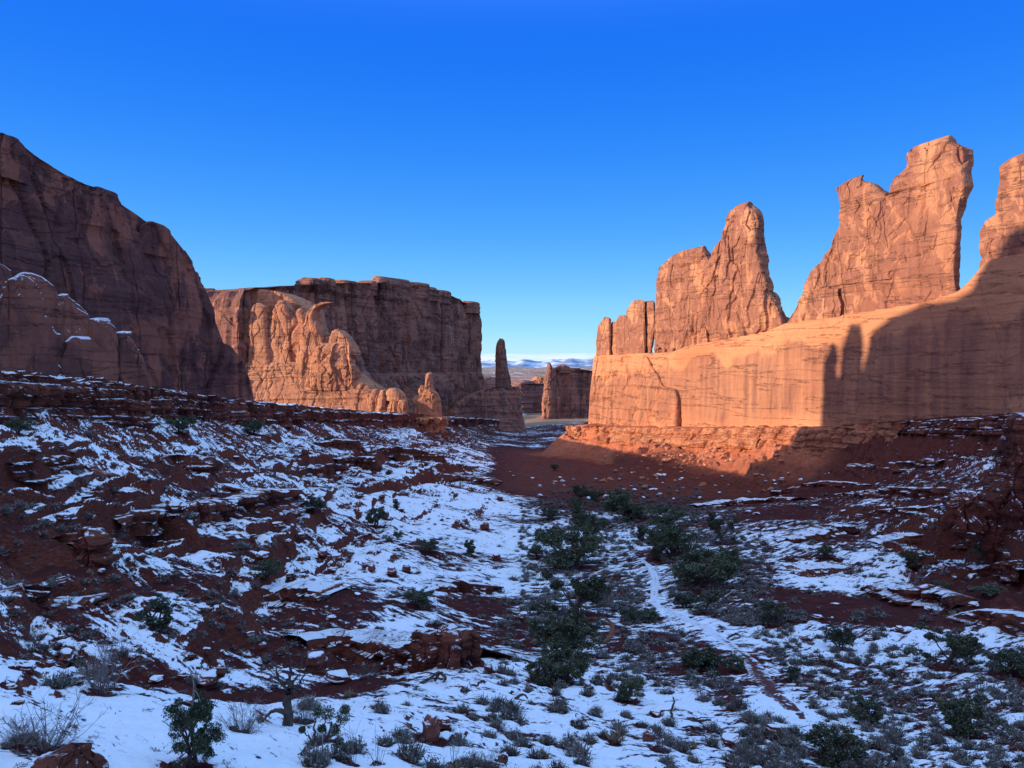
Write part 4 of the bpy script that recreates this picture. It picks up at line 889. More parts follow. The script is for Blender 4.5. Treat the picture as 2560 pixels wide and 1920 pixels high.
JM = [juniper_meshes(s, leaf=.046, nleaf=6500, shape=sh, bare_=b, trunks=t) for s, sh, b, t in ((1, 'round', 0, 2), (2, 'round', .1, 1), (3, 'round', .0, 3), (4, 'column', 0, 1), (5, 'round', .35, 2), (6, 'column', .2, 2))]
def size_of(y, px): return px * y / F
def juniper(u, v, hp, label, var=0, wide=1.0, group=None, meshes=None):
    x, y, z = hit(u, v); h = size_of(y, hp)
    t = thing('juniper', label, 'tree', (x, y, z - .03 * h), group); t.rotation_euler = (0, 0, RS.uniform(0, 6.28)); t.scale = (h * wide, h * wide, h)
    m = meshes or JM[var]
    link('trunk', m[0], t); link('crown', m[1], t)
    bare(x, y, .34 * h * wide, .9)
    return t
G_J = 'junipers dotted over the valley floor and slopes'
for a in [
 (572, 568, 43, 'large open juniper on the valley floor, dark forked trunk showing below its crown', 0, 1.15),
 (575, 618, 48, 'large juniper with a bare straight trunk beside the winding red footpath bend', 1, 1.05),
 (568, 660, 56, 'widest juniper thicket, right in front of the red footpath bend', 2, 1.15),
 (565, 685, 34, 'juniper directly below the widest thicket, behind the snow knoll', 0, 1.1),
 (541, 686, 32, 'straggly juniper left of the one below the widest thicket', 4, 1.0),
 (587, 540, 31, 'bushy juniper behind and right of the large open juniper', 2, 1.0),
 (578, 520, 25, 'juniper standing in line above the bushy one', 5, .8),
 (580, 500, 18, 'distant juniper at the top of the left tree row', 2, .9),
 (549, 519, 15, 'small juniper on the left edge of the upper valley floor', 2, 1.2),
 (594, 501, 12, 'tiny far juniper under the dark talus', 0, 1.2),
 (613, 512, 18, 'pair-like round juniper left of the tall dark one near the talus', 2, 1.1),
 (620, 508, 18, 'juniper squeezed behind the round one near the talus', 0, .9),
 (637, 520, 29, 'tall dark juniper just below the bare talus', 3, 1.5),
 (603, 530, 14, 'small juniper left of the narrow snow gap', 2, 1.0),
 (642, 541, 17, 'slim juniper in the middle of the snow gap', 5, 1.0),
 (668, 527, 22, 'juniper at the foot of the right slope beside the snow streaks', 0, 1.3),
 (673, 557, 36, 'big dense juniper in the centre of the right tree group', 2, 1.15),
 (662, 545, 22, 'juniper behind the big dense one', 0, 1.2),
 (722, 543, 30, 'juniper at the right edge of the valley floor with bare lower trunk', 1, .9),
 (731, 569, 22, 'round juniper on the right edge, below the bare trunked one', 2, 1.0),
 (716, 572, 24, 'juniper touching the round one from the left', 3, 1.2),
 (704, 588, 38, 'widest juniper of the right tree group, above the snowy trail', 0, 1.35),
 (692, 570, 20, 'juniper at the upper left of the widest right one', 4, 1.1),
 (706, 612, 22, 'small juniper with a thin twisted trunk beside the snowy trail', 1, 1.2),
 (684, 608, 16, 'leaning half bare juniper left of the twisted one', 4, 1.5),
 (630, 622, 15, 'left one of two low round junipers side by side', 2, 1.3),
 (650, 622, 15, 'right one of two low round junipers side by side', 2, 1.4),
 (536, 557, 14, 'low juniper on the left bank of the valley floor', 2, 1.3),
 (656, 560, 15, 'low juniper left of the big dense one', 5, 1.2),
 (711, 670, 30, 'pointed juniper left of the muddy red trail', 3, 1.4),
 (735, 672, 18, 'low bush juniper between pointed juniper and red trail', 4, 1.3),
 (628, 700, 26, 'sparse juniper with a leaning trunk on the snow knoll edge', 4, 1.3),
 (841, 650, 28, 'round juniper at the right foot of the dark red bank', 2, 1.0),
 (948, 668, 42, 'tall juniper with a thick pale trunk under the rock slabs', 1, 1.1),
 (1010, 676, 30, 'dense juniper at the right edge below the rock slabs', 2, 1.3),
 (774, 624, 22, 'juniper on the slope foot left of the dark red bank', 0, .9),
 (866, 724, 28, 'bushy leaning juniper in the sage flat at lower right', 4, 1.3),
 (962, 736, 44, 'largest juniper of the sage flat at lower right', 4, 1.1),
 (838, 764, 34, 'bushy juniper cut by the lower edge, with dead branches on top', 0, 1.3),
 (792, 682, 14, 'tiny juniper beside a stump on the muddy trail', 5, 1.2),
 (315, 512, 18, 'round juniper at the foot of the big red bank on the left slope', 2, 1.2),
 (376, 526, 20, 'ragged juniper beside boulders on the left slope', 4, 1.2),
 (427, 553, 15, 'small green juniper on the long snow tongue', 0, 1.1),
 (470, 556, 16, 'small upright juniper at the right end of the snow tongue', 5, 1.1),
 (266, 580, 22, 'dark juniper among the boulder pile on the left slope', 2, 1.2),
 (419, 606, 18, 'bright green juniper on the snow above the red bank', 0, 1.3),
 (398, 540, 10, 'knee high juniper on the middle snow tongue', 2, 1.0),
 (397, 508, 9, 'tiny narrow juniper high on the middle snow tongue', 5, 1.0),
 (157, 631, 35, 'dark ragged juniper on the red bank at lower left', 4, 1.0),
 (18, 433, 17, 'juniper below the nearest cliff band at the left edge', 2, 1.3),
 (181, 432, 17, 'juniper on the snow under the second cliff band', 0, 1.2),
 (252, 434, 16, 'dark juniper hugging the third cliff band', 2, 1.2),
 (913, 566, 15, 'juniper in the wide snow patch of the right slope', 0, 1.1),
 (826, 557, 14, 'juniper on the right slope beside a red rock step', 2, 1.3),
 (1000, 462, 14, 'juniper beside the red rock pillar at the right edge', 2, 1.1),
 (993, 560, 12, 'low spreading green bush on the bare soil at right', 2, 2.6),
 (938, 588, 8, 'tiny green bush left of the spreading ones on bare soil', 2, 2.2),
 (988, 594, 9, 'lower spreading green bush on the bare soil at right', 2, 3.0),
 (330, 444, 8, 'far small juniper under the long dark cliff band', 2, 1.3),
 (555, 470, 7, 'far tiny juniper in the valley narrows', 2, 1.2),
 ]:
    juniper(*a, group=G_J)
for u, y, hp, wd, lab in ((68, 141, 15, 1.6, 'broad dark juniper on the rim in front of the snow domes'), (119, 160, 10, 1.1, 'small round juniper on the rim below the last dome'), (159, 185, 7, 1.3, 'low bush on the rim beyond the squared corner'), (358, 365, 5, 1.2, 'tiny bush on the rim against the glowing apron')):
    x = (u - 512) / F * (y + 3) ; yy = y + 3; z = float(zat(x - 1, yy)); h = size_of(yy, hp)
    t = thing('juniper', lab, 'tree', (x - 1, yy, z - .05), G_J); t.scale = (h * wd, h * wd, h)
    link('trunk', JM[2][0], t); link('crown', JM[2][1], t)

# foreground plants
FJ = juniper_meshes(5, leaf=.028, nleaf=15000, shape='round', trunks=2, bare_=.2)
t = juniper(194, 768, 78, 'green juniper in the left foreground with a dead grey branch rising from its top', meshes=FJ, wide=.72)
rng = np.random.default_rng(5)
P, d = wander(rng, (0, 0, .5), (.15, 0, 1), .75, 8, .12); br = [(P, np.linspace(.022, .006, 9))]
for k in range(6):
    Q, _ = wander(rng, P[rng.integers(3, 8)], d + rng.normal(0, .6, 3), .28, 4, .2); br.append((Q, np.linspace(.008, .003, 5)))
link('dead_branch', mesh('dead_branch', *tubes(br, 5), M_twig), t)
def custom(name, label, cat, u, v, paths, mat, px, mpart='trunk', group=None):
    """branches given in a unit frame: x right, z up; px = pixels per unit"""
    x, y, z = hit(u, v); s = size_of(y, px)
    t = thing(name, label, cat, (x, y, z)); t.scale = (s, s, s)
    link(mpart, mesh(mpart, *tubes(paths, 7), mat), t)
    return t, rng
def cr(pts, r0, r1, n=14, seed=0, j=.015):
    P = np.array([(p[0], p[2] if len(p) > 2 else 0, p[1]) for p in pts], float); k = np.linspace(0, len(P) - 1, n)
    Q = np.stack([np.interp(k, np.arange(len(P)), P[:, i]) for i in range(3)], 1); g = np.random.default_rng(seed)
    kk = np.ones(3) / 3; Q[1:-1] = (Q[:-2] + Q[1:-1] * 2 + Q[2:]) / 4
    return Q + g.normal(0, j, Q.shape), np.linspace(r0, r1, n) * g.uniform(.85, 1.15, n)
# dead tree: thick twisted trunk, an arching root limb to the left, bare crown
dead = [cr([(0, -.1), (.02, .3), (-.02, .62), (.06, .95), (.02, 1.15)], .13, .06, seed=1), cr([(-.02, .3), (-.25, .42), (-.42, .36), (-.55, .1), (-.75, .02)], .055, .03, seed=2),
        cr([(.02, .8), (.25, 1.0), (.45, 1.3)], .045, .012, seed=3), cr([(0, .9), (-.2, 1.1), (-.3, 1.5)], .04, .01, seed=4), cr([(.03, 1.1), (.1, 1.5), (-.02, 1.95)], .04, .008, seed=5), cr([(.03, 1.0), (.3, 1.25), (.35, 1.7)], .03, .008, seed=6)]
g = np.random.default_rng(9)
for i in range(26):
    b0 = dead[2 + i % 4][0]; q = b0[g.integers(3, 13)]; R, _ = wander(g, q, g.normal(0, 1, 3) + np.array([0, 0, .4]), .35, 5, .25); dead.append((R, np.linspace(.012, .004, 6)))
t, _ = custom('dead_tree', 'dead tree with a thick dark twisted trunk and one arching limb in the left foreground', 'tree', 288, 728, dead, M_bark, 44)
# bent pinyon with pads of needles
pin = [cr([(-.5, -.05), (-.3, .18), (-.1, .32), (.12, .42), (.22, .75)], .075, .02, seed=11), cr([(-.12, .3), (-.18, .6), (-.1, .95)], .03, .01, seed=12), cr([(.0, .36), (.3, .35), (.55, .15), (.6, -.05)], .035, .01, seed=13),
       cr([(.1, .42), (.05, .7), (.15, 1.0)], .025, .008, seed=14), cr([(-.2, .28), (-.35, .5), (-.42, .62)], .02, .006, seed=15), cr([(.15, .5), (.4, .7), (.45, .85)], .02, .006, seed=16)]
t, _ = custom('pinyon', 'small pinyon with a bent pale trunk and separate tufts in the foreground', 'tree', 322, 757, pin, M_bark, 46)
C = []
for (a, b, r) in ((.15, 1.0, .17), (.45, .85, .17), (-.1, .95, .13), (.55, .15, .14), (.6, -.08, .1), (.35, .3, .13), (-.42, .62, .08), (.3, .62, .12), (.5, 1.02, .12), (0, .6, .1)):
    v = g.normal(size=(520, 3)); v /= np.linalg.norm(v, axis=1)[:, None]; C.append(np.array([a, g.uniform(-.1, .1), b]) + v * (r * g.uniform(.2, 1, 520) ** .6)[:, None])
LV, LQ = leaf_quads(g, np.concatenate(C), .022)
link('crown', mesh('crown', LV, LQ, M_leaf, False), t)

TW = [twig_mesh(31, 20, .55, 1, .008), twig_mesh(32, 26, .9, .9, .007), twig_mesh(33, 16, .35, 1.1, .008, 3), twig_mesh(34, 34, .8, .8, .006, 5), twig_mesh(35, 9, .25, 1.2, .008, 1)]
def shrub(name, me, label, u, v, hp, wide=1.0, group=None, cat='shrub', k=.4, rot=None):
    x, y, z = hit(u, v); h = size_of(y, hp)
    o = tag(link(name, me, loc=(x, y, z - .02 * h), rot=(0, 0, RS.uniform(0, 6.28) if rot is None else rot), scale=(h * wide, h * wide, h)), label, cat, group)
    bare(x, y, .3 * h * wide, k); return o
for a in ((1, 'wide dense bare shrub, grey twigs spreading over the left foreground snow', 48, 752, 62, 1.25), (3, 'low tangled base of grey brush at the left edge above the red soil', 18, 745, 38, 1.5), (0, 'tall fan of pale bare stems behind the foreground snow at left', 100, 694, 58, .9),
          (2, 'few stiff upright stems beside the tall fan of bare stems', 112, 690, 62, .5), (3, 'bare shrub with snow caught in it, left of the dead tree', 243, 735, 44, 1.2), (3, 'bare shrub right of the dead tree trunk', 306, 724, 34, 1.3), (0, 'small dark bare shrub above the snow at the left edge', 32, 652, 28, 1.1),
          (4, 'thin dead stalks poking out of the snow at the bottom centre', 352, 766, 40, .9), (4, 'sparse tall stalks by the lower edge right of the pinyon', 378, 768, 36, .9), (4, 'single tall dry stalk with side twigs near the red rock', 453, 768, 40, .5), (0, 'pale dead bush in front of the rounded red outcrop', 455, 668, 24, .8),
          (3, 'bare grey shrub at the foot of the cut bank', 365, 678, 20, 1.4), (3, 'grey shrub at the lower edge right of the small red rock', 490, 768, 26, 1.3), (1, 'bare grey tree-like shrub beside the straight trunked juniper', 601, 616, 30, .9), (0, 'twiggy shrub at the lower edge among red soil', 660, 752, 28, 1.0),
          (1, 'dark twiggy brush at the bottom right of centre', 748, 766, 24, 1.3), (2, 'upright bare willow-like stems in the sage flat', 890, 742, 28, 1.1), (3, 'grey tangle beside the right edge of the knoll', 640, 672, 18, 1.8), (2, 'thin bare stems on the knoll near the trail', 700, 700, 20, .8), (1, 'dead bush with curved trunk near the centre right snow', 670, 640, 20, 1.2)):
    shrub('bare_shrub', TW[a[0]], a[1], *a[2:6])

SG = [sage_mesh(s) for s in (41, 42, 43, 44, 45)]
GT = [sage_mesh(s, 90, 10, M_grass, 'grass_tuft', .32, .5) for s in (51, 52)]
SNB = [twig_mesh(61, 30, 1.0, .7, .010, 3, 'brush')]
placed = []
def free(x, y, d):
    for a, b, r in placed:
        if abs(a - x) < d + r and abs(b - y) < d + r and (a - x) ** 2 + (b - y) ** 2 < ((d + r) * .8) ** 2: return False
    return True
def near_path(u, v):
    return any(abs(v - b) < 9 and abs(u - a) < w for a, b, w in PATHPX)
def interp_path(pts, st=4):
    out = []
    for (a, b, w), (c, d, e) in zip(pts[:-1], pts[1:]):
        n = max(2, int(hypot(c - a, d - b) / st))
        for k in range(n): t = k / n; out.append((a + (c - a) * t, b + (d - b) * t, w + (e - w) * t))
    return out + [pts[-1]]
TRAIL = interp_path([(640, 558, 4), (650, 566, 6), (656, 578, 8), (655, 592, 9), (652, 604, 7), (668, 612, 10), (690, 622, 13), (712, 632, 13), (726, 643, 12), (738, 652, 15), (750, 662, 17), (760, 674, 20), (768, 687, 22), (778, 699, 22), (790, 708, 17), (800, 716, 9), (806, 721, 2)])
BEND = interp_path([(575, 622, 3), (590, 619, 4), (606, 617, 4), (613, 624, 4.5), (614, 634, 5), (608, 641, 5), (596, 646, 4), (584, 648, 4)])
PATHPX = [(a, b, w + 4) for a, b, w in TRAIL + BEND]
# (u range, v range, count, height in m): sagebrush where the photo has it
zones = [(500, 800, 600, 690, 260, (.45, .75)), (500, 800, 690, 780, 70, (.45, .75)), (740, 1030, 650, 775, 340, (.40, .70)), (520, 770, 540, 625, 760, (.45, .85)), (520, 740, 500, 545, 520, (.5, 1.1)), (540, 700, 485, 515, 160, (.6, 1.4)), (300, 560, 690, 775, 34, (.4, .65)), (150, 560, 590, 640, 40, (.35, .6)),
         (0, 430, 430, 600, 210, (.4, .9)), (430, 560, 470, 600, 80, (.4, .8)), (760, 1030, 470, 600, 150, (.4, .9)), (0, 300, 600, 690, 55, (.4, .7)), (780, 1030, 610, 665, 60, (.4, .9)), (590, 800, 470, 500, 40, (.5, 1.0))]
cand = []
for u0, u1, v0, v1, n, (h0, h1) in zones:
    tr = 0; c = 0
    while c < n and tr < n * 6:
        tr += 1; u = RS.uniform(u0, u1); v = RS.uniform(v0, v1)
        if near_path(u, v): continue
        x, y, z = hit(u, v)
        if y > 900: continue
        h = RS.uniform(h0, h1) * (1.15 if RS.random() < .85 else 1.7)
        if not free(x, y, h * .36): continue
        placed.append((x, y, h * .4)); c += 1
        cand.append((h * F / y, x, y, z, h))
cand.sort(key=lambda c: -c[0])
for i, (px, x, y, z, h) in enumerate(cand):
    bare(x, y, .38 * h, .5)
NI = 300
SLAB = ['low mounded grey sagebrush on the snow of the sage flat', 'small grey sagebrush on the snowy slope of the knoll', 'small distant sagebrush on the snow streaked slopes']
for px, x, y, z, h in cand[:NI]:
    u = 512 + x / y * F
    lab = SLAB[2] if (u < 500 and y > 45) or y > 120 else (SLAB[0] if u > 500 else SLAB[1])
    o = link('sagebrush', RS.choice(SG) if RS.random() < .9 else RS.choice(GT), loc=(x, y, z - .03), rot=(RS.uniform(-.1, .1), RS.uniform(-.1, .1), RS.uniform(0, 6.28)), scale=(h * RS.uniform(1.1, 1.5),) * 2 + (h * RS.uniform(.95, 1.2),))
    tag(o, lab, 'shrub', {SLAB[0]: 'sagebrush of the sage flat', SLAB[1]: 'sagebrush on the snow knoll', SLAB[2]: 'sagebrush on the far slopes'}[lab])
def scatter_mesh(name, items, srcs, mat, seed):
    g = np.random.default_rng(seed); V = []; F4 = []; F3 = []; o = 0
    base = []
    for s in srcs:
        base.append(s)
    for (x, y, z, h, w) in items:
        bv, q, t = base[g.integers(0, len(base))]; a = g.uniform(0, 2 * pi); c, s_ = cos(a), sin(a)
        P = bv * np.array([w, w, h]); P = np.stack([P[:, 0] * c - P[:, 1] * s_ + x, P[:, 0] * s_ + P[:, 1] * c + y, P[:, 2] + z], 1)
        V.append(P); F4.append(q + o); F3.append(t + o); o += len(bv)
    o = link(name, mesh(name, np.concatenate(V), [np.concatenate(F4), np.concatenate(F3)], mat, False)); return o
lite = []
for s in (71, 72, 73, 74):
    g = np.random.default_rng(s); V, Q, T = spikes(g, 60, .5, .62, 1.25, .035)
    LV, LQ = leaf_quads(g, np.stack([g.normal(0, .25, 40), g.normal(0, .25, 40), g.uniform(.1, .55, 40)], 1), .09); lite.append((np.concatenate([V, LV]), np.concatenate([Q, LQ + len(V)]), T))
tag(scatter_mesh('sagebrush_cover', [(x, y, z - .03, h * 1.05, h * 1.75) for px, x, y, z, h in cand[NI:]], lite, M_sage, 3), 'thin scatter of small sagebrush over the far slopes and valley floor', 'ground cover', None, 'stuff')
# small grass stubble and twig litter melting out of the snow
items = []
for k in range(2600):
    u = RS.uniform(-10, 1034); v = RS.uniform(440, 775)
    if near_path(u, v): continue
    x, y, z = hit(u, v)
    if y > 400 or (y < 48 and RS.random() < .75): continue
    h = RS.uniform(.1, .28) * (1 + y / 250); items.append((x, y, z - .02, h, h * 1.6))
tag(scatter_mesh('grass_stubble', items, lite, M_sage, 4), 'dry stubble and litter showing through the snow everywhere', 'ground cover', None, 'stuff')

# ---------------------------------------------------------------- boulders, logs, outcrops
def ico(n=3):
    import bmesh
    bm = bmesh.new(); bmesh.ops.create_icosphere(bm, subdivisions=n, radius=1)
    V = np.array([v.co[:] for v in bm.verts]); T = np.array([[v.index for v in f.verts] for f in bm.faces]); bm.free(); return V, T
IV, IT = ico(4)
def boulder_mesh(seed, sq=(1, .85, .7), mat=None, rough=1.0):
    g = np.random.default_rng(seed); V = IV.copy()
    for k in range(13):              # cut flat faces
        n = g.normal(size=3); n /= np.linalg.norm(n); d = g.uniform(.55, .9); s = V @ n; V -= np.maximum(s - d, 0)[:, None] * n[None] * .92
    V += V * (.10 * rough * fbm(V[:, 0] * 1.6 + seed, V[:, 1] * 1.6, V[:, 2] * 1.6, seed, 4))[:, None]
    V += V * (.05 * rough * np.sign(vn(V[:, 2] * 5 + .3 * V[:, 0], V[:, 0] * .1 + seed, None, seed)))[:, None]
    V *= np.array(sq); V[:, 2] -= V[:, 2].min() * .8
    return mesh('boulder', V, IT, mat or M_boulder)
BM = [boulder_mesh(s, sq) for s, sq in ((1, (1, .85, .7)), (2, (1.1, .8, .5)), (3, (.8, .8, .9)), (4, (1.2, .9, .6)), (5, (.9, .9, .75)), (6, (1.3, .8, .42)))]
BD = [boulder_mesh(s, (1, .8, .7), M_boulder_dry) for s in (11, 12, 13)]
def boulder(u, v, wp, label, m=0, tall=1.0, group=None, dry=False, sink=.0, rot=None):
    x, y, z = hit(u, v); r = size_of(y, wp) / 2
    o = link('boulder', (BD if dry else BM)[m], loc=(x, y + r * .5, float(zat(x, y + r * .5)) - r * (.18 + sink)), rot=(RS.uniform(-.15, .15), RS.uniform(-.15, .15), RS.uniform(0, 6.28) if rot is None else rot), scale=(r, r, r * tall))
    tag(o, label, 'boulder', group); bare(x, y - r * .3, r * .9, .5); placed.append((x, y, r)); return o
G_B = 'boulders scattered over the slopes'
for a in [(313, 672, 30, 'big grey snow topped boulder left of the cut bank', 0, 1.3), (338, 684, 30, 'dark boulder touching the big grey one, snow along its crest', 3, .9), (397, 674, 13, 'cube-like boulder with a snow cap at the foot of the cut bank', 4, 1.3), (489, 672, 12, 'small block with a round snow cap near the rounded outcrop', 2, 1.1),
          (203, 690, 32, 'largest round red boulder with a snow cap in the foreground gully', 4, 1.0), (183, 682, 20, 'round red boulder left behind the largest one', 2, 1.1), (219, 676, 14, 'upright boulder behind the right side of the largest round one', 2, 1.3), (155, 684, 16, 'low reddish slab in the gully shadow', 3, .8), (189, 706, 12, 'small boulder with a snow cap in front of the largest round one', 4, 1.1),
          (74, 684, 20, 'flat topped boulder with snow in the gully at left', 3, 1.0), (66, 666, 22, 'rough red boulder beside the fan of bare stems', 0, 1.2), (24, 672, 20, 'low pale block at the left end of the gully', 4, .8), (46, 668, 14, 'small red boulder in the row at the left gully end', 2, 1.0),
          (524, 621, 15, 'lone boulder with a snow cap on the valley floor left of the junipers', 4, 1.1), (10, 690, 14, 'half buried boulder at the left edge', 0, .8), (19, 705, 12, 'small boulder under the left brush', 2, .8),
          (432, 742, 26, 'tall upright red rock standing on the snow knoll', 2, 1.7), (444, 730, 18, 'leaning lower part beside the tall upright red rock', 0, 1.2), (502, 765, 14, 'small pointed red rock at the lower edge', 2, 1.4), (333, 745, 16, 'dark rock half covered by a rounded snow hump', 4, .9),
          (516, 696, 10, 'small stone on the knoll crest below the junipers', 3, .8), (588, 688, 12, 'dark boulder with snow under the thicket', 0, 1.1), (655, 716, 14, 'dark overhanging rock breaking out of the knoll snow', 3, 1.1), (648, 742, 16, 'red rock face in the lower snow slope', 2, 1.4), (733, 743, 22, 'red rock ledge in the lower snow slope, right of the log', 3, .9), (775, 736, 18, 'boulder at the left of the lower right red outcrop', 0, 1.0),
          (62, 525, 22, 'dark round boulder under the left cliff band', 0, 1.0), (228, 490, 20, 'large dark oval boulder lying on the left slope', 5, 1.3), (477, 0, 0, '', 0, 1)]:
    if a[2]: boulder(*a)
for (u, v, w, m, tl) in [(60, 450, 12, 0, 1), (140, 426, 9, 2, 1), (185, 436, 12, 4, 1), (115, 446, 12, 0, 1), (30, 455, 16, 3, 1), (268, 440, 9, 0, 1), (305, 455, 12, 2, 1.1), (318, 470, 10, 4, 1), (245, 505, 14, 0, 1), (270, 508, 13, 2, 1), (220, 508, 16, 3, 1), (230, 530, 14, 4, 1), (252, 545, 12, 0, 1.1), (262, 560, 16, 3, 1),
                         (276, 530, 18, 0, 1), (300, 541, 14, 4, 1.1), (286, 552, 14, 2, 1), (322, 558, 16, 4, 1.1), (337, 560, 14, 0, 1), (330, 572, 12, 3, 1), (372, 572, 12, 2, 1.3), (365, 568, 14, 4, 1), (392, 575, 16, 0, 1), (405, 573, 14, 2, 1.1), (400, 590, 10, 4, 1), (312, 585, 16, 3, .8), (290, 580, 14, 0, 1), (345, 590, 14, 4, .8),
                         (385, 520, 12, 2, 1), (360, 497, 10, 3, 1), (382, 500, 9, 4, 1), (462, 590, 14, 3, 1), (478, 585, 12, 4, 1), (452, 582, 12, 0, 1), (495, 560, 14, 0, 1), (485, 530, 14, 2, 1.1), (430, 545, 10, 3, 1), (140, 560, 12, 2, 1), (100, 575, 12, 4, 1), (60, 590, 14, 0, 1), (180, 600, 10, 3, .8), (95, 615, 12, 2, 1), (130, 660, 12, 4, 1),
                         (190, 660, 10, 2, 1.1), (205, 655, 14, 4, 1), (60, 640, 10, 0, 1), (250, 640, 14, 4, 1), (262, 652, 12, 2, 1.1), (330, 620, 12, 3, .8), (820, 540, 9, 4, 1), (860, 520, 11, 0, 1), (882, 540, 12, 3, 1), (945, 535, 9, 2, 1), (780, 590, 10, 0, 1), (800, 575, 14, 3, 1), (790, 560, 10, 4, 1), (930, 610, 12, 3, .8), (975, 608, 16, 3, .9),
                         (960, 600, 8, 4, 1), (1010, 555, 12, 0, 1), (1018, 575, 10, 4, 1), (900, 632, 14, 0, .8), (870, 640, 12, 3, .7), (850, 600, 10, 2, 1), (700, 500, 7, 4, 1), (660, 497, 8, 0, 1), (635, 492, 8, 2, 1), (607, 500, 12, 4, 1), (583, 492, 9, 0, 1), (820, 620, 14, 3, .8), (805, 640, 12, 0, .8), (560, 480, 6, 4, 1), (540, 488, 7, 0, 1), (500, 500, 8, 2, 1)]:
    lab = 'red boulder with a little snow on the left slope' if u < 530 else 'red brown boulder on the lower right slope or valley edge'
    boulder(u, v, w * .9, lab, m, tl, group=G_B + (' left' if u < 530 else ' right'))
for k in range(120):
    u = RS.choice((RS.uniform(0, 520), RS.uniform(200, 460), RS.uniform(740, 1024))); v = RS.uniform(440, 680) if u < 520 else RS.uniform(470, 640)
    x, y, z = hit(u, v)
    if y > 400 or not free(x, y, .5): continue
    lab = 'red boulder with a little snow on the left slope' if u < 530 else 'red brown boulder on the lower right slope or valley edge'
    boulder(u, v, RS.uniform(4, 9), lab, RS.randrange(6), RS.uniform(.7, 1.1), group=G_B + (' left' if u < 530 else ' right'))
for k in range(46):
    u = RS.uniform(600, 800); v = RS.uniform(446, 492) if RS.random() < .6 else RS.uniform(446, 462)
    x, y, z = hit(u, v)
    if y > 480 or y < 150: continue
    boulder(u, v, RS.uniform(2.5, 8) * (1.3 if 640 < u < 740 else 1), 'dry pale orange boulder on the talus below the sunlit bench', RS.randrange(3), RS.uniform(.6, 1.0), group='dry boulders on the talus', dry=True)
for k in range(55):
    u = RS.uniform(505, 830); v = RS.uniform(468, 500)
    x, y, z = hit(u, v)
    if y > 420: continue
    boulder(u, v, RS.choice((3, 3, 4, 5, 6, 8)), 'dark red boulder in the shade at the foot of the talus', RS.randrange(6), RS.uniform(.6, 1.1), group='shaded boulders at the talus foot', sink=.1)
# fallen logs on the snow knoll
def log(u, v, paths, lab, px, seed):
    x, y, z = hit(u, v); s = size_of(y, px)
    o = link('fallen_log', mesh('fallen_log', *tubes([cr(p, a, b, 18, seed + i, .006) for i, (p, a, b) in enumerate(paths)], 8), M_bark), loc=(x, y, z), scale=(s, s, s)); tag(o, lab, 'log')
log(690, 722, [([(-.5, .02), (-.2, .05), (.2, .02), (.5, .06)], .045, .02), ([(-.42, .03), (-.46, .25), (-.38, .48), (-.40, .6)], .035, .015), ([(.2, .04), (.32, -.1), (.4, -.16)], .02, .008), ([(.1, .05), (.3, .12), (.52, .1)], .018, .008)], 'fallen dead trunk with one upright branch lying on the snow knoll', 42, 81)
log(532, 703, [([(-.5, .1), (-.3, .02), (.1, -.02), (.5, -.06)], .06, .02), ([(-.45, .08), (-.35, .2), (-.2, .22), (-.12, .1)], .05, .02)], 'curved grey log left of the leaning juniper, end hooked', 36, 91)
log(436, 684, [([(-.5, -.05), (-.2, .1), (.05, .3), (.2, .28)], .05, .03), ([(.1, .3), (-.02, .1), (-.05, -.05)], .05, .04), ([(.15, .3), (.3, .12), (.2, -.02)], .05, .03), ([(0, .25), (-.3, .3), (-.55, .25)], .03, .012)], 'knotted twisted root stump on the knoll behind the red rock', 34, 101)
log(580, 724, [([(-.3, -.05), (-.1, .08), (.2, .14), (.5, .15)], .05, .02)], 'short bent stick arching out of the snow slope', 26, 111)
# outcrops of bedrock
def outcrop(lab, u0, u1, vt, vb, y=None, seed=0, mat=None, tf=2.0, shape=None, name='rock_outcrop', dsp=None, q=5, p=2.7, res=1.0, back=None):
    back_ = back
    if y is None: y = hit((u0 + u1) / 2, vb)[1]
    pl = Plane((( (u0 + u1) / 2) - 512) / F * y, y, 1, (.5 if u0 < 480 else -.45)); w = u1 - u0
    L = [(u0, vb), (u0 + w * .02, (vt + vb) / 2), (u0 + w * .12, vt + (vb - vt) * .15), (u0 + w * .25, vt)]; R = [(u1, vb), (u1 - w * .01, (vt + vb) / 2), (u1 - w * .06, vt + (vb - vt) * .2), (u1 - w * .2, vt)]
    if shape: L, R = shape
    k = y / 60; d = dict(slab=.9 * k, slabL=1.7 * k, crack=.35 * k, bed=.22 * k, bedL=.6 * k, fb=.4 * k, fbL=2.5 * k, fl=0, rug=.5 * k); d.update(dsp or {})
    return loft(name, pl, L, R, tf * min(1, .35 + y / 120), back or .05 * y, mat or M_ledge, label=lab, cat='rock outcrop', seed=seed, p=p, q=q, dsp=d, base=2, res=res)
outcrop('rounded red outcrop, left bulge of the pair below the middle snow', 416, 441, 633, 669, seed=501, tf=1.0, dsp=dict(slab=.5, crack=.2, rug=.2))
outcrop('rounded red outcrop, right bulge of the pair with a pillow shaped block on top', 439, 479, 630, 666, seed=502, tf=1.2, dsp=dict(slab=.6, crack=.2, rug=.2))
outcrop('blunt rock snout on the left slope with snow on its back', 78, 106, 530, 556, seed=506, tf=1.5)
outcrop('small lumpy rock head beside the red pillar', 946, 986, 493, 514, seed=525, tf=2.5, y=112)
outcrop('snow capped red rock ledge in the bottom left corner', 30, 109, 752, 775, seed=528, tf=.4, back=.5)
def ledge(lab, pts, seed, out=.8, dsp=.8, mat=None):
    P = []
    for u, v, hp in pts:
        x, y, z = hit(u, v); P.append((x, y, z + size_of(y, hp), z - .6))
    return strip('rock_ledge', lab, P, seed, mat or M_ledge, out=out, dsp=dsp, drop=1.0)
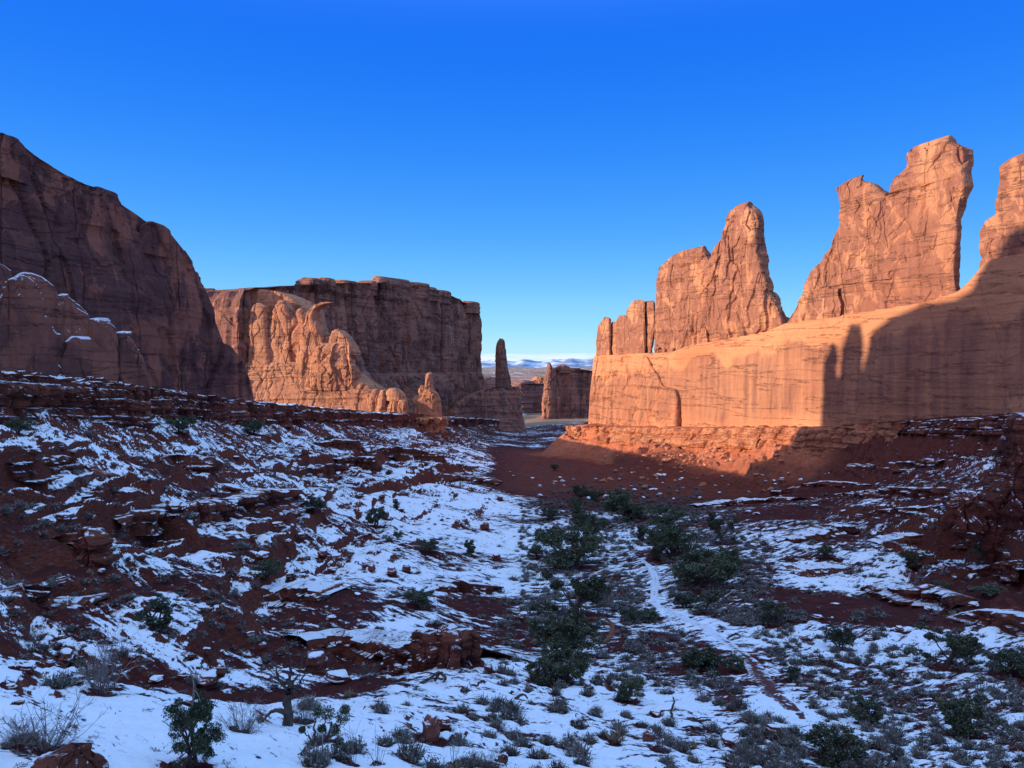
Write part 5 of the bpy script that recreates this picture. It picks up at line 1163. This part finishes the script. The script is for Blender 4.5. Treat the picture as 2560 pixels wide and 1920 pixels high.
ledge('red rock face high on the left slope below the nearest cliff band', [(6, 474, 4), (30, 472, 9), (60, 468, 11), (86, 472, 8), (100, 478, 2)], 601)
ledge('big squared red rock face below the second cliff band', [(158, 462, 2), (172, 464, 11), (195, 471, 15), (214, 479, 15), (219, 480, 5)], 602)
ledge('overhanging red rock face with small icicles on the left slope', [(112, 522, 2), (130, 524, 12), (160, 527, 17), (200, 524, 20), (222, 519, 20), (226, 518, 6)], 603, dsp=1.1)
ledge('long dark red rock face continuing right of the icicle ledge', [(224, 516, 4), (240, 514, 16), (270, 510, 18), (296, 505, 18), (299, 504, 5)], 604, dsp=1.0)
ledge('lower left end of the icicle ledge with a blunt snout', [(76, 552, 3), (88, 553, 14), (104, 549, 16), (107, 548, 4)], 605)
ledge('squared ledge nose below the long dark cliff band', [(296, 470, 2), (312, 474, 9), (330, 481, 14), (336, 482, 12), (338, 482, 3)], 606)
ledge('second squared ledge nose, lower and farther along the slope', [(334, 462, 3), (356, 466, 9), (374, 470, 13), (381, 471, 4)], 607)
ledge('third ledge nose stepping down towards the hoodoo', [(378, 452, 3), (398, 455, 9), (420, 462, 11), (446, 467, 10), (449, 468, 3)], 608)
ledge('low ledge between the third cliff band and the valley', [(318, 446, 2), (336, 448, 7), (358, 450, 8), (362, 451, 2)], 609)
ledge('thin ledge crossing the slope left of the dark talus', [(440, 478, 2), (460, 481, 6), (490, 486, 6), (496, 487, 2)], 610)
ledge('low red ledge above the twin bulging outcrops', [(420, 590, 2), (440, 591, 8), (470, 592, 9), (500, 590, 6), (506, 590, 1)], 611)
ledge('broken ledge line among the boulder pile on the left slope', [(236, 590, 2), (262, 592, 8), (300, 596, 9), (330, 598, 4)], 612)
ledge('dark ledge along the top of the bare bank at lower left', [(0, 596, 4), (30, 600, 8), (70, 606, 6), (90, 610, 2)], 613)
ledge('cut bank rock face left of the twin outcrops', [(312, 650, 3), (340, 656, 14), (370, 662, 18), (400, 665, 22), (418, 667, 20)], 614, mat=M_ledge)
ledge('bare slanting rock shelf on the right bank', [(852, 590, 3), (880, 598, 14), (910, 606, 18), (944, 612, 16), (948, 613, 3)], 621, dsp=1.1)
ledge('layered rock ledge at the right edge above the sage flat', [(946, 618, 4), (970, 624, 12), (1000, 632, 15), (1040, 640, 16)], 622)
ledge('rock shelf sticking out on the upper right slope', [(835, 497, 2), (860, 498, 7), (900, 497, 9), (945, 496, 8), (952, 495, 2)], 623)
ledge('thin rock ledge low on the right slope', [(780, 545, 2), (800, 543, 6), (830, 538, 8), (860, 530, 3)], 624)
ledge('short dark ledge on the right slope below the snow streaks', [(800, 576, 2), (820, 575, 6), (850, 570, 4)], 625)
for i, (lab, pts) in enumerate([('thin ledge under the shaded bench, highest on the right slope', [(846, 470, 2), (880, 469, 5), (920, 466, 6), (945, 464, 2)]), ('thin ledge on the right slope, right of the talus', [(770, 494, 2), (800, 491, 5), (835, 488, 6), (862, 487, 2)]),
        ('long thin ledge in the middle of the right slope', [(866, 516, 2), (900, 514, 6), (940, 511, 7), (966, 510, 3)]), ('low ledge between talus foot and the snow streaks', [(700, 508, 2), (735, 505, 4), (770, 502, 5), (792, 501, 2)]),
        ('ledge with a snow line above the bare bank', [(880, 546, 2), (920, 543, 7), (960, 540, 8), (988, 538, 3)]), ('short ledge above the slabs near the right edge', [(975, 572, 3), (1000, 572, 9), (1030, 570, 10)]), ('ledge crossing the bare soil at the right edge', [(930, 568, 2), (950, 570, 5), (972, 571, 3)])]):
    ledge(lab, pts, 640 + i, dsp=.7)
for k in range(95):
    u = RS.gauss(685, 24); v = RS.gauss(456, 9)
    if not 630 < u < 770 or not 440 < v < 478: continue
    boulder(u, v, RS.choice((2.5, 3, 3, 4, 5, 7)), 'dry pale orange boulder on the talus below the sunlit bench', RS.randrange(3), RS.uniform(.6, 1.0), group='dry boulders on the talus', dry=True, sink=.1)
# near layered pillar at the right edge
PR = Plane(68, 112, .9, -.3)
loft('rock_pillar', PR, [(985, 528), (986, 510), (989, 492), (998, 482), (1004, 472), (1007, 458), (1010, 442), (1014, 426), (1016, 415)], [(1090, 528), (1090, 418), (1085, 414)], 3, 8, M_ledge, label='dark layered red rock pillar cut by the right edge of the photo', seed=541, p=4, q=20, dsp=dict(slab=.9, slabL=3.2, crack=.4, bed=.5, bedL=1.4, fb=.5, fbL=4))
# icicles under the overhang
g = np.random.default_rng(77); pts = []
for u in np.linspace(134, 158, 11):
    x, y, z = hit(u, 525); h = g.uniform(.4, 1.4); pts.append((np.array([[x, y - 1.3, z + 1.7], [x, y - 1.3, z + 1.7 - h * .5], [x + .02, y - 1.3, z + 1.7 - h]]), np.array([.10, .06, .01])))
tag(link('icicles', mesh('icicles', *tubes(pts, 6), M_ice)), 'row of pale icicles hanging from the overhanging ledge on the left slope', 'ice', None, 'stuff')

# footpaths pressed into the ground
def path(name, P, mat, lift):
    V = []; 
    for i, (u, v, w) in enumerate(P):
        k = w * (.6 + .2 * sin(i * 1.7)) * RS.uniform(.7, 1.25)
        for s_ in np.linspace(-1, 1, 7):
            x, y, z = hit(u + s_ * k, v); V.append((x, y, 0))
    V = np.array(V); n = len(P); V = V.reshape(n, 7, 3)
    for _ in range(3): V[1:-1] = (V[:-2] + V[1:-1] * 2 + V[2:]) / 4
    V[:, :, 2] = zat(V[:, :, 0], V[:, :, 1]) + lift
    V[:, 0, 2] -= .25; V[:, -1, 2] -= .25; V[0, :, 2] -= .25; V[-1, :, 2] -= .25
    V[:, 1:-1, 2] += .0
    i = np.arange(n * 7).reshape(n, 7); q = np.stack([i[:-1, :-1], i[:-1, 1:], i[1:, 1:], i[1:, :-1]], -1).reshape(-1, 4)
    tag(link(name, mesh(name, V.reshape(-1, 3), q, mat, attrs={'edge': np.tile(np.abs(np.linspace(-1, 1, 7)), n)})), kind='structure')
def trail_mat():
    t = NT('trodden_snow_and_mud')
    y = t.sep(t.P)[1]
    n = t.noise((1.2, 2.2, 1), det=6, rough=.7); wet = t.rng(y, 78, 58)
    m = t.rng(t.math('SUBTRACT', t.math('ADD', n, t.math('MULTIPLY', wet, .27)), t.math('MULTIPLY', t.attr('edge'), .25)), .53, .60)
    c = t.mix(m, (.78, .79, .87), (.12, .045, .04))
    return t.out(c, t.bump(n, .2))
path('path', TRAIL, trail_mat(), .14)
path('red_soil_path', BEND, plain_mat('bare_red_soil', (.16, .055, .035), (.24, .09, .055), 1.0), .16)

# ---------------------------------------------------------------- far mountains
def mountains():
    n = 420; a = np.linspace(-.9, .9, n); V = []
    R = 26000.
    hgt = 150 + 260 * (fbm(a * 9, a * 0, None, 601, 6) * .5 + .35) + 120 * fbm(a * 60, a * 0, None, 602, 4)
    rows = 26
    for r in range(rows):
        t = r / (rows - 1); yy = R + 7000 * t; k = sin(min(t * 1.0, 1) * pi / 2)
        z = -120 + (hgt + 120) * k ** .8 + 70 * fbm(a * 80, a * 0 + t * 6, None, 603, 5) * (k > 0)
        V.append(np.stack([a * yy, np.full(n, yy), z], 1))
    i = np.arange(rows * n).reshape(rows, n); q = np.stack([i[:-1, :-1], i[:-1, 1:], i[1:, 1:], i[1:, :-1]], -1).reshape(-1, 4)
    t = NT('snowy_mountains'); nn = t.noise((.0006, .0006, .004), det=7, rough=.7)
    c = t.mix(t.rng(nn, .44, .56), (.20, .26, .36), (.75, .8, .88))
    tag(link('mountains', mesh('mountains', np.concatenate(V), q, t.out(c))), kind='structure')
mountains()

finish_ground()

# air that fades the far country
def haze():
    import bmesh
    bm = bmesh.new(); bmesh.ops.create_cube(bm, size=1)
    me = bpy.data.meshes.new('haze'); bm.to_mesh(me); bm.free()
    o = link('haze', me, loc=(0, 34900, 200)); o.scale = (150000, 70200, 1200)
    m = bpy.data.materials.new('haze'); m.use_nodes = True; nt = m.node_tree
    nt.nodes.remove(nt.nodes['Principled BSDF']); v = nt.nodes.new('ShaderNodeVolumePrincipled')
    v.inputs['Color'].default_value = (.62, .8, 1, 1); v.inputs['Density'].default_value = 0.00008; v.inputs['Anisotropy'].default_value = 0.2
    nt.links.new(v.outputs[0], nt.nodes['Material Output'].inputs['Volume']); me.materials.append(m)
    tag(o, 'pale blue air over the far country', 'haze', None, 'stuff')
